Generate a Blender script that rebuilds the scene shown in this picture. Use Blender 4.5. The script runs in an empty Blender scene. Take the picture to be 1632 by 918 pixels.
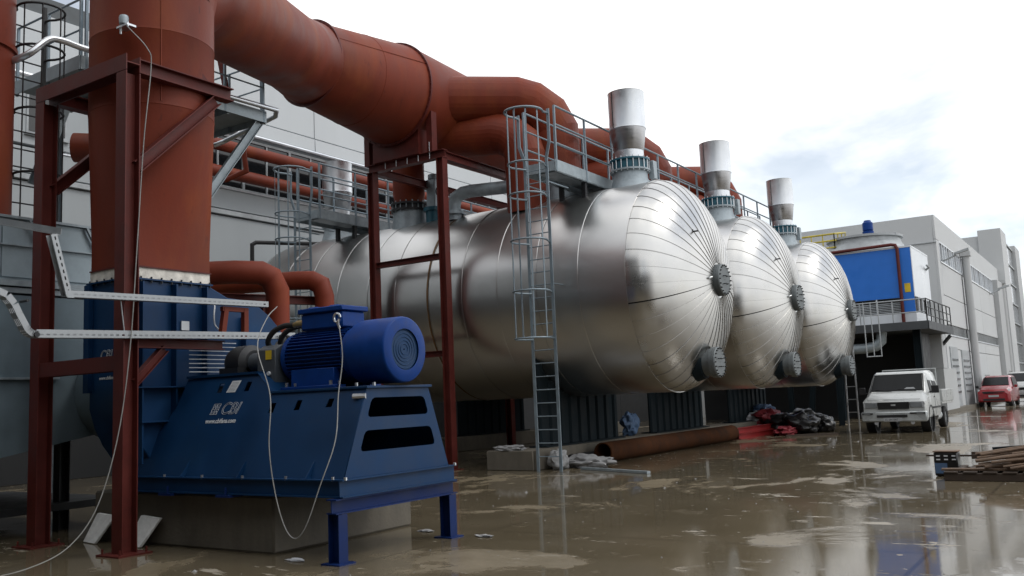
import bpy, bmesh, math, random
from mathutils import Vector, Matrix
random.seed(7)
S = bpy.context.scene
C = S.collection
R = math.radians
# ---------------------------------------------------------------- camera
F, PITCH, ROLL, YAW = 1449.85, .121206, -.042746, .581371
cam = bpy.data.cameras.new('camera'); cam.sensor_width = 36; cam.lens = F*36/1632
cam.clip_start = .05; cam.clip_end = 5000
co = bpy.data.objects.new('camera', cam); C.objects.link(co); S.camera = co
fw = Vector((-math.sin(YAW)*math.cos(PITCH), math.cos(YAW)*math.cos(PITCH), math.sin(PITCH)))
rt = Vector((math.cos(YAW), math.sin(YAW), 0)); up = rt.cross(fw)
r2 = math.cos(ROLL)*rt+math.sin(ROLL)*up; u2 = -math.sin(ROLL)*rt+math.cos(ROLL)*up
M = Matrix((r2, u2, -fw)).transposed().to_4x4(); M.translation = (0, 0, 1.6)
co.matrix_world = M
# ---------------------------------------------------------------- light
SKY_SEED = 56.9
SUN_EL, SUN_AZ = R(48), R(60)          # azimuth measured from +Y towards +X
sun_dir = Vector((math.cos(SUN_EL)*math.sin(SUN_AZ), math.cos(SUN_EL)*math.cos(SUN_AZ), math.sin(SUN_EL)))
sl = bpy.data.lights.new('sun', 'SUN'); sl.energy = 0.8; sl.angle = R(14); sl.color = (1, .96, .9)
so = bpy.data.objects.new('sun', sl); C.objects.link(so)
so.rotation_euler = sun_dir.to_track_quat('Z', 'Y').to_euler(); so.location = (20, 20, 40)
W = bpy.data.worlds.new('World'); S.world = W; W.use_nodes = True
wn, wl = W.node_tree.nodes, W.node_tree.links
wn.clear()
def N(t, nodes=None, **k):
    n = (nodes or wn).new(t)
    for a, b in k.items():
        if a.startswith('i_'): n.inputs[a[2:].replace('_', ' ')].default_value = b
        else: setattr(n, a, b)
    return n
out = N('ShaderNodeOutputWorld'); bg = N('ShaderNodeBackground'); bg.inputs['Strength'].default_value = .15
wl.new(bg.outputs[0], out.inputs[0])
sky = N('ShaderNodeTexSky', sky_type='NISHITA', sun_disc=False, sun_elevation=SUN_EL, sun_rotation=SUN_AZ, dust_density=.3, air_density=1.2, ozone_density=2)
tc = N('ShaderNodeTexCoord')
# cloud layer: project the direction on a flat layer so that clouds shrink towards the horizon
sep = N('ShaderNodeSeparateXYZ'); wl.new(tc.outputs['Generated'], sep.inputs[0])
zz = N('ShaderNodeMath', operation='MAXIMUM'); wl.new(sep.outputs[2], zz.inputs[0]); zz.inputs[1].default_value = 0
za = N('ShaderNodeMath', operation='ADD'); wl.new(zz.outputs[0], za.inputs[0]); za.inputs[1].default_value = .22
dv = []
for i in (0, 1):
    d = N('ShaderNodeMath', operation='DIVIDE'); wl.new(sep.outputs[i], d.inputs[0]); wl.new(za.outputs[0], d.inputs[1]); dv.append(d)
cmb = N('ShaderNodeCombineXYZ'); wl.new(dv[0].outputs[0], cmb.inputs[0]); wl.new(dv[1].outputs[0], cmb.inputs[1])
cmb.inputs[2].default_value = SKY_SEED
n1 = N('ShaderNodeTexNoise'); n1.inputs['Scale'].default_value = .95; n1.inputs['Detail'].default_value = 7; n1.inputs['Roughness'].default_value = .55
n1.inputs['Distortion'].default_value = .3
n2 = N('ShaderNodeTexNoise'); n2.inputs['Scale'].default_value = 1.7; n2.inputs['Detail'].default_value = 6
for n in (n1, n2): wl.new(cmb.outputs[0], n.inputs['Vector'])
rm = N('ShaderNodeValToRGB'); rm.color_ramp.elements[0].position = .40; rm.color_ramp.elements[1].position = .50
wl.new(n1.outputs[0], rm.inputs[0])
rc = N('ShaderNodeValToRGB'); rc.color_ramp.elements[0].position = .40; rc.color_ramp.elements[1].position = .58
rc.color_ramp.elements[0].color = (1, 1, 1, 1); rc.color_ramp.elements[1].color = (.72, .74, .77, 1)
wl.new(n2.outputs[0], rc.inputs[0])
# forward scattering: cloud is brighter towards the veiled sun
dot = N('ShaderNodeVectorMath', operation='DOT_PRODUCT'); wl.new(tc.outputs['Generated'], dot.inputs[0]); dot.inputs[1].default_value = sun_dir
mr = N('ShaderNodeMapRange'); mr.inputs['From Min'].default_value = -.6; mr.inputs['From Max'].default_value = 1; mr.inputs['To Min'].default_value = 6; mr.inputs['To Max'].default_value = 19
wl.new(dot.outputs['Value'], mr.inputs[0])
cm = N('ShaderNodeVectorMath', operation='SCALE'); wl.new(rc.outputs[0], cm.inputs[0]); wl.new(mr.outputs[0], cm.inputs['Scale'])
mx = N('ShaderNodeMix', data_type='RGBA'); thin = N('ShaderNodeMapRange'); wl.new(rm.outputs[0], thin.inputs[0]); thin.inputs['To Min'].default_value = .5; wl.new(thin.outputs[0], mx.inputs[0]); wl.new(sky.outputs[0], mx.inputs[6]); wl.new(cm.outputs[0], mx.inputs[7])
wl.new(mx.outputs[2], bg.inputs[0])
S.view_settings.view_transform = 'Standard'; S.view_settings.look = 'None'
S.view_settings.exposure = -0.4; S.view_settings.gamma = 1
# ---------------------------------------------------------------- materials
MT = {}
def mat(name, col, rough=.5, metal=0., var=.2, scale=2.5, bump=0., bscale=25, col2=None, amt=.5, c2scale=1.2, soft=.1, stretch=(1, 1, 1), spec=.5, rvar=.12, col3=None, c3=(.6, .7), coat=0):
    m = bpy.data.materials.new(name); m.use_nodes = True; MT[name] = m
    nd, lk = m.node_tree.nodes, m.node_tree.links
    p = nd['Principled BSDF']; p.inputs['Metallic'].default_value = metal; p.inputs['Specular IOR Level'].default_value = spec
    p.inputs['Coat Weight'].default_value = coat
    g = nd.new('ShaderNodeNewGeometry'); mp = nd.new('ShaderNodeMapping'); lk.new(g.outputs['Position'], mp.inputs[0]); mp.inputs['Scale'].default_value = stretch
    a = nd.new('ShaderNodeTexNoise'); a.inputs['Scale'].default_value = scale; a.inputs['Detail'].default_value = 6; a.inputs['Roughness'].default_value = .6
    lk.new(mp.outputs[0], a.inputs[0])
    r = nd.new('ShaderNodeMapRange'); lk.new(a.outputs[0], r.inputs[0]); r.inputs['From Min'].default_value = .3; r.inputs['From Max'].default_value = .7
    r.inputs['To Min'].default_value = 1-var; r.inputs['To Max'].default_value = 1+var
    base = nd.new('ShaderNodeRGB'); base.outputs[0].default_value = (*col, 1); src = base.outputs[0]
    def mixin(src, c, sc, lo, hi, seed):
        n = nd.new('ShaderNodeTexNoise'); n.inputs['Scale'].default_value = sc; n.inputs['Detail'].default_value = 8; n.inputs['Roughness'].default_value = .65
        off = nd.new('ShaderNodeVectorMath'); off.operation = 'ADD'; off.inputs[1].default_value = (seed, seed*2, 0); lk.new(mp.outputs[0], off.inputs[0]); lk.new(off.outputs[0], n.inputs[0])
        k = nd.new('ShaderNodeMapRange'); lk.new(n.outputs[0], k.inputs[0]); k.inputs['From Min'].default_value = lo; k.inputs['From Max'].default_value = hi
        x = nd.new('ShaderNodeMix'); x.data_type = 'RGBA'; lk.new(k.outputs[0], x.inputs[0]); lk.new(src, x.inputs[6]); x.inputs[7].default_value = (*c, 1)
        return x.outputs[2]
    if col2: src = mixin(src, col2, c2scale, 1-amt, 1-amt+soft, 11)
    if col3: src = mixin(src, col3, 6, c3[0], c3[1], 31)
    s = nd.new('ShaderNodeVectorMath'); s.operation = 'SCALE'; lk.new(src, s.inputs[0]); lk.new(r.outputs[0], s.inputs['Scale'])
    lk.new(s.outputs[0], p.inputs['Base Color'])
    q = nd.new('ShaderNodeMapRange'); lk.new(a.outputs[0], q.inputs[0]); q.inputs['From Min'].default_value = .3; q.inputs['From Max'].default_value = .7
    q.inputs['To Min'].default_value = max(.02, rough-rvar); q.inputs['To Max'].default_value = min(1, rough+rvar); lk.new(q.outputs[0], p.inputs['Roughness'])
    if bump:
        b = nd.new('ShaderNodeTexNoise'); b.inputs['Scale'].default_value = bscale; b.inputs['Detail'].default_value = 4; lk.new(g.outputs['Position'], b.inputs[0])
        bb = nd.new('ShaderNodeBump'); bb.inputs['Strength'].default_value = bump; bb.inputs['Distance'].default_value = .02; lk.new(b.outputs[0], bb.inputs['Height']); lk.new(bb.outputs[0], p.inputs['Normal'])
    return m
mat('red_oxide', (.150, .026, .0115), .55, var=.22, scale=1.3, bump=.06, bscale=30, col2=(.20, .045, .0125), amt=.5, c2scale=.8, soft=.22, stretch=(1, 1, .4), col3=(.05, .014, .01), c3=(.62, .8), spec=.22)
mat('red_steel', (.095, .018, .014), .5, var=.2, scale=3, bump=.05, col2=(.065, .014, .011), amt=.45, c2scale=2, soft=.2, spec=.25)
mat('red_bright', (.26, .018, .018), .45)
mat('aluminium', (.60, .595, .585), .31, 1, var=.04, scale=.8, bump=.045, bscale=1.6, rvar=.04, stretch=(.3, 1, 1))
mat('aluminium_dome', (.50, .495, .48), .29, 1, var=.05, scale=2, bump=.035, bscale=2.0, rvar=.04)
mat('rust_stain', (.2, .12, .06), .5, .5, var=.3)
mat('galvanised', (.30, .345, .37), .5, .35, var=.18, scale=6, col2=(.23, .27, .29), amt=.48, c2scale=3, soft=.2)
mat('galv_bright', (.60, .62, .64), .36, .9, var=.05, scale=3)
mat('galv_tray', (.34, .355, .365), .5, .6, var=.12, scale=10)
mat('flange_grey', (.14, .155, .16), .55, .4, var=.2)
mat('galv_ladder', (.20, .25, .285), .5, .3, var=.15, scale=5)
mat('stack_cone', (.42, .42, .43), .33, 1, var=.1, scale=3, stretch=(1, 1, 5), rvar=.08)
mat('saddle_paint', (.010, .016, .020), .65, var=.2, spec=.1)
mat('teal_paint', (.012, .09, .13), .45)
mat('blue_fan', (.003, .031, .094), .47, var=.2, scale=1.5, bump=.02, spec=.27, col2=(.006, .042, .11), amt=.45, soft=.3, col3=(.02, .04, .07), c3=(.64, .82))
mat('blue_motor', (.002, .036, .19), .45, var=.15, scale=6, spec=.2)
mat('blue_stand', (.003, .018, .095), .5, spec=.25)
mat('blue_tower', (.015, .15, .56), .4, var=.05)
mat('dark_steel', (.02, .021, .023), .5, .2)
mat('black', (.008, .008, .009), .6)
mat('rubber', (.012, .012, .013), .8)
mat('grey_guard', (.065, .075, .085), .5)
mat('yellow', (.6, .42, .02), .5)
mat('brass', (.45, .36, .18), .4, .8)
mat('white_print', (.62, .64, .66), .6, var=.05)
mat('label_white', (.6, .62, .64), .6, var=.1)
mat('canvas', (.66, .63, .57), .85, var=.3, scale=8, bump=.4, bscale=12)
mat('concrete', (.12, .106, .083), .8, var=.25, scale=4, bump=.2, col2=(.10, .09, .075), amt=.45, c2scale=1.5, soft=.2, stretch=(1, 1, .4))
mat('wall_panel', (.50, .525, .535), .7, var=.05, scale=.6, col2=(.46, .48, .49), amt=.42, c2scale=.5, soft=.3, stretch=(1, 1, .25))
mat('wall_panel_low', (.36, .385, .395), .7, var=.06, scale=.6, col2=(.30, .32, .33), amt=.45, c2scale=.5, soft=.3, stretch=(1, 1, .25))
mat('wall_far', (.50, .512, .515), .7, var=.05, scale=.4)
mat('wall_far_b', (.42, .43, .432), .7, var=.05, scale=.4)
mat('joint_dark', (.10, .11, .115), .8)
mat('glass_dark', (.012, .014, .016), .08, spec=.5, rvar=.02)
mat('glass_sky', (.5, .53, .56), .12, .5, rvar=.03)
mat('frame_grey', (.35, .37, .38), .5)
mat('sheet_blue', (.31, .375, .41), .5, .25, var=.12, scale=3, col2=(.19, .24, .27), amt=.45, c2scale=1.2, soft=.3)
mat('sheet_dark', (.15, .20, .23), .55, .15, var=.15)
mat('wall_shade', (.02, .021, .022), .8)  # sheltered shade painted as a near-black wall colour
mat('hall_dark', (.05, .048, .045), .8)
mat('foam', (.8, .8, .78), .85, var=.12, scale=12, bump=.2)
mat('rust_pipe', (.05, .02, .009), .8, var=.4, scale=3, bump=.2, spec=.06, col2=(.03, .017, .011), amt=.48, soft=.15)
mat('plastic_black', (.009, .009, .010), .35)
mat('cloth_grey', (.27, .27, .27), .8, var=.3, scale=6)
mat('cloth_red', (.19, .018, .026), .6)
mat('cloth_white', (.52, .53, .56), .7)
mat('cloth_blue', (.06, .11, .20), .7)
mat('wire', (.26, .26, .25), .5)
mat('van_white', (.40, .41, .40), .3, var=.06, scale=3, coat=.4, rvar=.06)
mat('van_silver', (.36, .38, .38), .3, .2)
mat('car_red', (.24, .006, .012), .22, var=.05, coat=.6, rvar=.05)
mat('glass_car', (.006, .007, .008), .15, spec=.16, rvar=.03)
mat('lamp_glass', (.35, .36, .37), .15)
mat('lamp_dim', (.16, .17, .175), .15)
mat('tower_white', (.62, .65, .68), .35, var=.1, scale=.8, stretch=(1, 1, .3))
mat('tower_grey', (.33, .35, .36), .55)
mat('yellow_rail', (.45, .36, .04), .5)
mat('deck_dark', (.05, .055, .06), .6)
mat('wood', (.14, .09, .058), .75, var=.35, scale=8, stretch=(1, 1, 1))
mat('wood_dark', (.045, .030, .020), .8, var=.3, scale=5)
mat('box_beige', (.40, .42, .41), .6)
mat('bright_metal', (.55, .57, .58), .35, .7)
# wet concrete yard
gm = bpy.data.materials.new('wet_yard'); gm.use_nodes = True; MT['wet_yard'] = gm
nd, lk = gm.node_tree.nodes, gm.node_tree.links; P = nd['Principled BSDF']
geo = nd.new('ShaderNodeNewGeometry')
def gnoise(sc, det=6, ro=.6, st=(1, 1, 1), rot=0, dist=0):
    mp = nd.new('ShaderNodeMapping'); lk.new(geo.outputs['Position'], mp.inputs[0]); mp.inputs['Scale'].default_value = st; mp.inputs['Rotation'].default_value = (0, 0, rot)
    n = nd.new('ShaderNodeTexNoise'); n.inputs['Scale'].default_value = sc; n.inputs['Detail'].default_value = det; n.inputs['Roughness'].default_value = ro; n.inputs['Distortion'].default_value = dist
    lk.new(mp.outputs[0], n.inputs[0]); return n.outputs[0]
def grange(s, a, b, c=0., d=1.):
    r = nd.new('ShaderNodeMapRange'); lk.new(s, r.inputs[0])
    for k, v in zip(('From Min', 'From Max', 'To Min', 'To Max'), (a, b, c, d)): r.inputs[k].default_value = v
    return r.outputs[0]
def gmath(op, a, b):
    m = nd.new('ShaderNodeMath'); m.operation = op
    for i, x in enumerate((a, b)):
        if isinstance(x, (int, float)): m.inputs[i].default_value = x
        else: lk.new(x, m.inputs[i])
    return m.outputs[0]
def gmix(f, a, b):
    x = nd.new('ShaderNodeMix'); x.data_type = 'RGBA'; lk.new(f, x.inputs[0])
    for i, c in ((6, a), (7, b)):
        if isinstance(c, tuple): x.inputs[i].default_value = (*c, 1)
        else: lk.new(c, x.inputs[i])
    return x.outputs[2]
film = grange(gnoise(.36, 8, .64, (1, .75, 1), .4, .5), .40, .445)          # 1 = standing water
film = gmath('MULTIPLY', film, grange(gnoise(2.2, 6, .65), .30, .38))
dry = gmath('MULTIPLY', grange(gnoise(1.0, 8, .7, (.5, 1.4, 1), .35), .625, .65), grange(gnoise(.25, 3), .42, .52))
spots = grange(gnoise(4.5, 5, .6), .68, .71)
dry = gmath('MAXIMUM', dry, gmath('MULTIPLY', spots, .8))
brk = nd.new('ShaderNodeTexBrick'); mpb = nd.new('ShaderNodeMapping'); lk.new(geo.outputs['Position'], mpb.inputs[0]); mpb.inputs['Scale'].default_value = (.2, .2, 1); mpb.inputs['Location'].default_value = (.33, .12, 0); lk.new(mpb.outputs[0], brk.inputs[0])
brk.offset = 0; brk.inputs['Scale'].default_value = 1; brk.inputs['Mortar Size'].default_value = .005; brk.inputs['Mortar Smooth'].default_value = .3; brk.inputs['Brick Width'].default_value = 1; brk.inputs['Row Height'].default_value = 1
joint = brk.outputs['Fac']
dirt = grange(gnoise(.9, 8, .7), .35, .7)
colr = gmix(dirt, (.140, .112, .070), (.225, .185, .126))
colr = gmix(gmath('MULTIPLY', film, .6), colr, (.092, .075, .048))
colr = gmix(dry, colr, (.28, .25, .20))
colr = gmix(gmath('MULTIPLY', joint, .45), colr, (.03, .025, .02))
fine = grange(gnoise(40, 3), .3, .7, .82, 1.18)
sc = nd.new('ShaderNodeVectorMath'); sc.operation = 'SCALE'; lk.new(colr, sc.inputs[0]); lk.new(fine, sc.inputs['Scale']); lk.new(sc.outputs[0], P.inputs['Base Color'])
rg = gmath('MULTIPLY', grange(gnoise(3, 6), .3, .7, .8, 1.2), grange(film, 0, 1, .36, .06))
rg = gmath('MAXIMUM', rg, gmath('MULTIPLY', dry, .65)); lk.new(rg, P.inputs['Roughness'])
bp = nd.new('ShaderNodeBump'); bp.inputs['Distance'].default_value = .02
hgt = gmath('MULTIPLY', gmath('ADD', gmath('MULTIPLY', gnoise(14, 5), .5), gnoise(1.5, 4)), grange(film, 0, 1, 1, .12)); lk.new(hgt, bp.inputs['Height']); bp.inputs['Strength'].default_value = .15
lk.new(bp.outputs[0], P.inputs['Normal'])
# ---------------------------------------------------------------- mesh helpers
class MB:
    def __init__(s): s.v = []; s.f = []
    def add(s, vs, fs):
        o = len(s.v); s.v += [Vector(x) for x in vs]; s.f += [[i+o for i in f] for f in fs]; return s
    def box(s, x0, x1, y0, y1, z0, z1):
        return s.add([(x, y, z) for x in (x0, x1) for y in (y0, y1) for z in (z0, z1)],
                     [(0, 1, 3, 2), (4, 6, 7, 5), (0, 4, 5, 1), (2, 3, 7, 6), (0, 2, 6, 4), (1, 5, 7, 3)])
    def beam(s, p, q, w, h, ref=(0, 0, 1)):
        p, q = Vector(p), Vector(q); d = (q-p).normalized(); ref = Vector(ref)
        if abs(d.dot(ref)) > .95: ref = Vector((0, 1, 0))
        a = d.cross(ref).normalized(); b = a.cross(d)
        vs = [e+a*i*w/2+b*j*h/2 for e in (p, q) for i, j in ((-1, -1), (1, -1), (1, 1), (-1, 1))]
        return s.add(vs, [(3, 2, 1, 0), (4, 5, 6, 7), (0, 1, 5, 4), (1, 2, 6, 5), (2, 3, 7, 6), (3, 0, 4, 7)])
    def ibeam(s, p, q, h, b, t=.014, ref=(0, 0, 1)):
        p, q = Vector(p), Vector(q); d = (q-p).normalized(); ref = Vector(ref)
        if abs(d.dot(ref)) > .95: ref = Vector((0, 1, 0))
        a = d.cross(ref).normalized(); u = a.cross(d)
        pr = [(-b/2, -h/2), (b/2, -h/2), (b/2, -h/2+t), (t/2, -h/2+t), (t/2, h/2-t), (b/2, h/2-t), (b/2, h/2), (-b/2, h/2), (-b/2, h/2-t), (-t/2, h/2-t), (-t/2, -h/2+t), (-b/2, -h/2+t)]
        vs = [e+a*x+u*y for e in (p, q) for x, y in pr]
        fs = [(i, (i+1) % 12, 12+(i+1) % 12, 12+i) for i in range(12)]
        for o in (0, 12):
            fs += [tuple(o+i for i in x) for x in ((0, 1, 2, 11), (11, 2, 3, 10), (10, 3, 4, 9), (9, 4, 5, 8), (8, 5, 6, 7))] if 0 else [tuple(o+i for i in x) for x in ((0, 1, 2, 3, 10, 11), (10, 3, 4, 9), (9, 4, 5, 6, 7, 8))]
        return s.add(vs, fs)
    def tube(s, pts, r, n=10, caps=True, closed=False):
        pts = [Vector(p) for p in pts]; m = len(pts); rs = r if isinstance(r, (list, tuple)) else [r]*m
        t = []
        for i in range(m):
            a = pts[(i-1) % m] if (i or closed) else pts[i]; b = pts[(i+1) % m] if (i < m-1 or closed) else pts[i]
            if not closed and 0 < i < m-1: v = (pts[i]-a).normalized()+(b-pts[i]).normalized()
            else: v = b-a
            t.append(v.normalized())
        ref = Vector((0, 0, 1)) if abs(t[0].z) < .9 else Vector((1, 0, 0))
        u = t[0].cross(ref).normalized(); vs = []
        for i in range(m):
            u = (u-t[i]*u.dot(t[i])).normalized(); w = t[i].cross(u)
            k = 1.
            if 0 < i < m-1 or closed:
                e = (pts[i]-pts[(i-1) % m]).normalized(); c = max(.5, e.dot(t[i])); k = 1/c
                nx = (pts[(i+1) % m]-pts[i]).normalized(); bd = (nx-e)
                bd = bd.normalized() if bd.length > 1e-4 else None
            else: bd = None
            for j in range(n):
                an = 2*math.pi*j/n; o = (u*math.cos(an)+w*math.sin(an))*rs[i]
                if bd is not None and k > 1.001: o += bd*o.dot(bd)*(k-1)
                vs.append(pts[i]+o)
        fs = []
        for i in range(m if closed else m-1):
            A, B = i*n, ((i+1) % m)*n
            fs += [(A+j, A+(j+1) % n, B+(j+1) % n, B+j) for j in range(n)]
        if caps and not closed: fs += [tuple(range(n-1, -1, -1)), tuple((m-1)*n+j for j in range(n))]
        return s.add(vs, fs)
    def cyl(s, p, q, r, n=20): return s.tube([p, q], r, n)
    def lathe(s, prof, o, ax, n=32, caps=False):       # prof: (distance along axis, radius)
        o, ax = Vector(o), Vector(ax).normalized(); ref = Vector((0, 0, 1)) if abs(ax.z) < .9 else Vector((1, 0, 0))
        u = ax.cross(ref).normalized(); w = ax.cross(u)
        vs = [o+ax*a+(u*math.cos(2*math.pi*j/n)+w*math.sin(2*math.pi*j/n))*r for a, r in prof for j in range(n)]
        fs = [(i*n+j, i*n+(j+1) % n, (i+1)*n+(j+1) % n, (i+1)*n+j) for i in range(len(prof)-1) for j in range(n)]
        if caps: fs += [tuple(range(n-1, -1, -1)), tuple((len(prof)-1)*n+j for j in range(n))]
        return s.add(vs, fs)
    def prism(s, poly, axis, a, b):                    # poly of 2-tuples; axis 'x': (y,z), 'y': (x,z), 'z': (x,y)
        f = {'x': lambda p, t: (t, p[0], p[1]), 'y': lambda p, t: (p[0], t, p[1]), 'z': lambda p, t: (p[0], p[1], t)}[axis]
        n = len(poly); vs = [f(p, a) for p in poly]+[f(p, b) for p in poly]
        return s.add(vs, [tuple(range(n-1, -1, -1)), tuple(range(n, 2*n))]+[(i, (i+1) % n, n+(i+1) % n, n+i) for i in range(n)])
    def loft(s, rings, caps=True):
        n = len(rings[0]); vs = [p for r in rings for p in r]
        fs = [(i*n+j, i*n+(j+1) % n, (i+1)*n+(j+1) % n, (i+1)*n+j) for i in range(len(rings)-1) for j in range(n)]
        if caps: fs += [tuple(range(n-1, -1, -1)), tuple((len(rings)-1)*n+j for j in range(n))]
        return s.add(vs, fs)
    def mesh(s, name, org=Vector((0, 0, 0)), sharp=32):
        me = bpy.data.meshes.new(name); me.from_pydata([tuple(v-org) for v in s.v], [], s.f)
        bm = bmesh.new(); bm.from_mesh(me); bmesh.ops.recalc_face_normals(bm, faces=bm.faces); bm.to_mesh(me); bm.free()
        me.polygons.foreach_set('use_smooth', [True]*len(me.polygons)); me.set_sharp_from_angle(angle=R(sharp)); me.update()
        return me
def smooth(pts, n=8):
    P_ = [Vector(p) for p in pts]; P_ = [P_[0]*2-P_[1]]+P_+[P_[-1]*2-P_[-2]]; o = []
    for i in range(1, len(P_)-2):
        a, b, c, d = P_[i-1:i+3]
        for k in range(n):
            t = k/n; o.append(.5*((2*b)+(c-a)*t+(2*a-5*b+4*c-d)*t*t+(3*b-a-3*c+d)*t**3))
    return o+[P_[-2]]
ORG = {}
def thing(name, label, cat, loc=(0, 0, 0), group=None):
    o = bpy.data.objects.new(name, None); C.objects.link(o); o.location = loc; o.empty_display_size = .2
    o['label'] = label; o['category'] = cat
    if group: o['group'] = group
    ORG[o.name] = Vector(loc); return o
def link(name, me, m, parent):
    me.materials.clear(); me.materials.append(MT[m])
    o = bpy.data.objects.new(name, me); C.objects.link(o); o.parent = parent
    if parent: ORG[o.name] = ORG[parent.name]
    return o
def bev(o, w, seg=1):
    b = o.modifiers.new('bevel', 'BEVEL'); b.width = w; b.segments = seg; b.limit_method = 'ANGLE'; b.angle_limit = R(40); return o
def part(name, mb, m, parent, bevel=0, label=None, kind=None, sharp=32):
    o = link(name, mb.mesh(name, ORG[parent.name], sharp), m, parent)
    if bevel: bev(o, bevel)
    if label: o['label'] = label
    if kind: o['kind'] = kind
    return o
def inst(name, src, parent, loc=(0, 0, 0), rot=(0, 0, 0)):      # another object sharing the mesh of src
    o = bpy.data.objects.new(name, src.data); C.objects.link(o); o.parent = parent; o.location = loc; o.rotation_euler = rot
    ORG[o.name] = ORG[parent.name]
    for md in src.modifiers:
        if md.type == 'BEVEL': bev(o, md.width)
    return o
def solo(name, label, cat, mb, m, group=None, kind=None, bevel=0, sharp=32):
    lo = Vector([min(v[i] for v in mb.v) for i in range(3)]); hi = Vector([max(v[i] for v in mb.v) for i in range(3)])
    og = Vector(((lo.x+hi.x)/2, (lo.y+hi.y)/2, lo.z))
    o = link(name, mb.mesh(name, og, sharp), m, None); o.location = og; ORG[o.name] = og
    if kind: o['kind'] = kind
    if kind != 'structure': o['label'] = label; o['category'] = cat
    if group: o['group'] = group
    if bevel: bev(o, bevel)
    return o
def copy_tree(root, delta, label, parent=None):
    c = root.copy(); C.objects.link(c); c.parent = parent; ORG[c.name] = ORG.get(root.name, Vector())
    if parent is None:
        c.location = root.location+Vector(delta); c['label'] = label
    for ch in list(root.children): copy_tree(ch, delta, label, c)
    return c
def curve_mesh(cu):
    ob = bpy.data.objects.new('tmp', cu); C.objects.link(ob)
    me = bpy.data.meshes.new_from_object(ob.evaluated_get(bpy.context.evaluated_depsgraph_get()))
    bpy.data.objects.remove(ob); bpy.data.curves.remove(cu); return me
def plate(name, loops, thick, mtx, m, parent):            # flat plate with real holes
    cu = bpy.data.curves.new('c', 'CURVE'); cu.dimensions = '2D'; cu.fill_mode = 'BOTH'; cu.extrude = thick/2
    for lp in loops:
        sp = cu.splines.new('POLY'); sp.points.add(len(lp)-1); sp.use_cyclic_u = True
        for i, p in enumerate(lp): sp.points[i].co = (p[0], p[1], 0, 1)
    me = curve_mesh(cu); me.name = name; me.transform(Matrix.Translation(-ORG[parent.name]) @ mtx)
    return link(name, me, m, parent)
def text(name, body, size, mtx, m, parent, outline=0, shear=0, label=None, bold=0):
    cu = bpy.data.curves.new('t', 'FONT'); cu.body = body; cu.size = size; cu.shear = shear; cu.align_x = 'LEFT'
    cu.offset = bold
    if outline: cu.fill_mode = 'NONE'; cu.bevel_depth = outline; cu.bevel_resolution = 0
    else: cu.extrude = .001
    me = curve_mesh(cu); me.name = name; me.transform(Matrix.Translation(-ORG[parent.name]) @ mtx)
    o = link(name, me, m, parent)
    if label: o['label'] = label
    return o
def frame(o, x, y):                                        # matrix from origin and two axes
    x, y = Vector(x).normalized(), Vector(y).normalized(); z = x.cross(y)
    m = Matrix((x, y, z)).transposed().to_4x4(); m.translation = o; return m
def rect(x0, x1, y0, y1): return [(x0, y0), (x1, y0), (x1, y1), (x0, y1)]
def chrect(x0, x1, y0, y1, c): return [(x0+c, y0), (x1-c, y0), (x1, y0+c), (x1, y1-c), (x1-c, y1), (x0+c, y1), (x0, y1-c), (x0, y0+c)]
def arc(c, r, a0, a1, n, u, v):
    c, u, v = Vector(c), Vector(u), Vector(v)
    return [c+u*r*math.cos(R(a0+(a1-a0)*i/n))+v*r*math.sin(R(a0+(a1-a0)*i/n)) for i in range(n+1)]
# ---------------------------------------------------------------- ground
g = solo('ground', '', '', MB().add([(-900, -900, 0), (900, -900, 0), (900, 1500, 0), (-900, 1500, 0)], [(0, 1, 2, 3)]), 'wet_yard', kind='structure')
# ---------------------------------------------------------------- factory hall behind the tanks (wall plane x = WX)
WX = -23.0
fb = thing('factory_hall', 'long grey panelled factory hall with ribbon window behind the silver tanks', 'building', (WX-4, 26, 0))
part('core', MB().box(WX-9, WX-.12, -6, 52, 0, 12.9), 'joint_dark', fb)
yy = [17.1, 22.6, 28.1, 33.6, 39.1, 44.6, 50.1]
pan = None
for i, y in enumerate(yy[:-1]):
    part('parapet_panel', MB().box(WX-.14, WX, y+.012, yy[i+1]-.012, 11.10, 13.05), 'wall_panel', fb, .012)
    part('fascia_panel', MB().box(WX-.14, WX+.035, y+.012, yy[i+1]-.012, 10.62, 11.06), 'wall_panel', fb, .012)
for i, y in enumerate((-5, .5, 6, 11.55)):
    part('parapet_panel', MB().box(WX-.14, WX, y+.012, y+5.52, 10.3, 12.35), 'wall_panel', fb, .012)
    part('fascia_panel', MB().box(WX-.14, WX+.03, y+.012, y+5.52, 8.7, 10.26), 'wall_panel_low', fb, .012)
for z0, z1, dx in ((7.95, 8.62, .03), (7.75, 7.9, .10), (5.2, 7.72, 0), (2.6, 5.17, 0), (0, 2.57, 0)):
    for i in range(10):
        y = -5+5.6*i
        part('wall_panel', MB().box(WX-.14, WX+dx, y+.012, y+5.588, z0, z1), 'wall_shade' if z1 < 5.2 else 'wall_panel_low' if dx < .1 else 'frame_grey', fb, .01)  # low rows get the painted shade colour
for i in range(19):                                       # ribbon window
    y = 13.4+2.0*i
    w = part('window', MB().box(WX-.1, WX-.02, y, y+.09, 8.64, 10.42).box(WX-.1, WX-.02, y+.09, y+2.0, 8.64, 8.72).box(WX-.1, WX-.02, y+.09, y+2.0, 10.34, 10.42).box(WX-.1, WX-.03, y+1.0, y+1.06, 8.72, 10.34), 'frame_grey', fb)
    part('pane', MB().box(WX-.09, WX-.07, y+.09, y+1.0, 8.72, 10.34).box(WX-.09, WX-.07, y+1.06, y+2.0, 8.72, 10.34), 'glass_dark', w)
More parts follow.
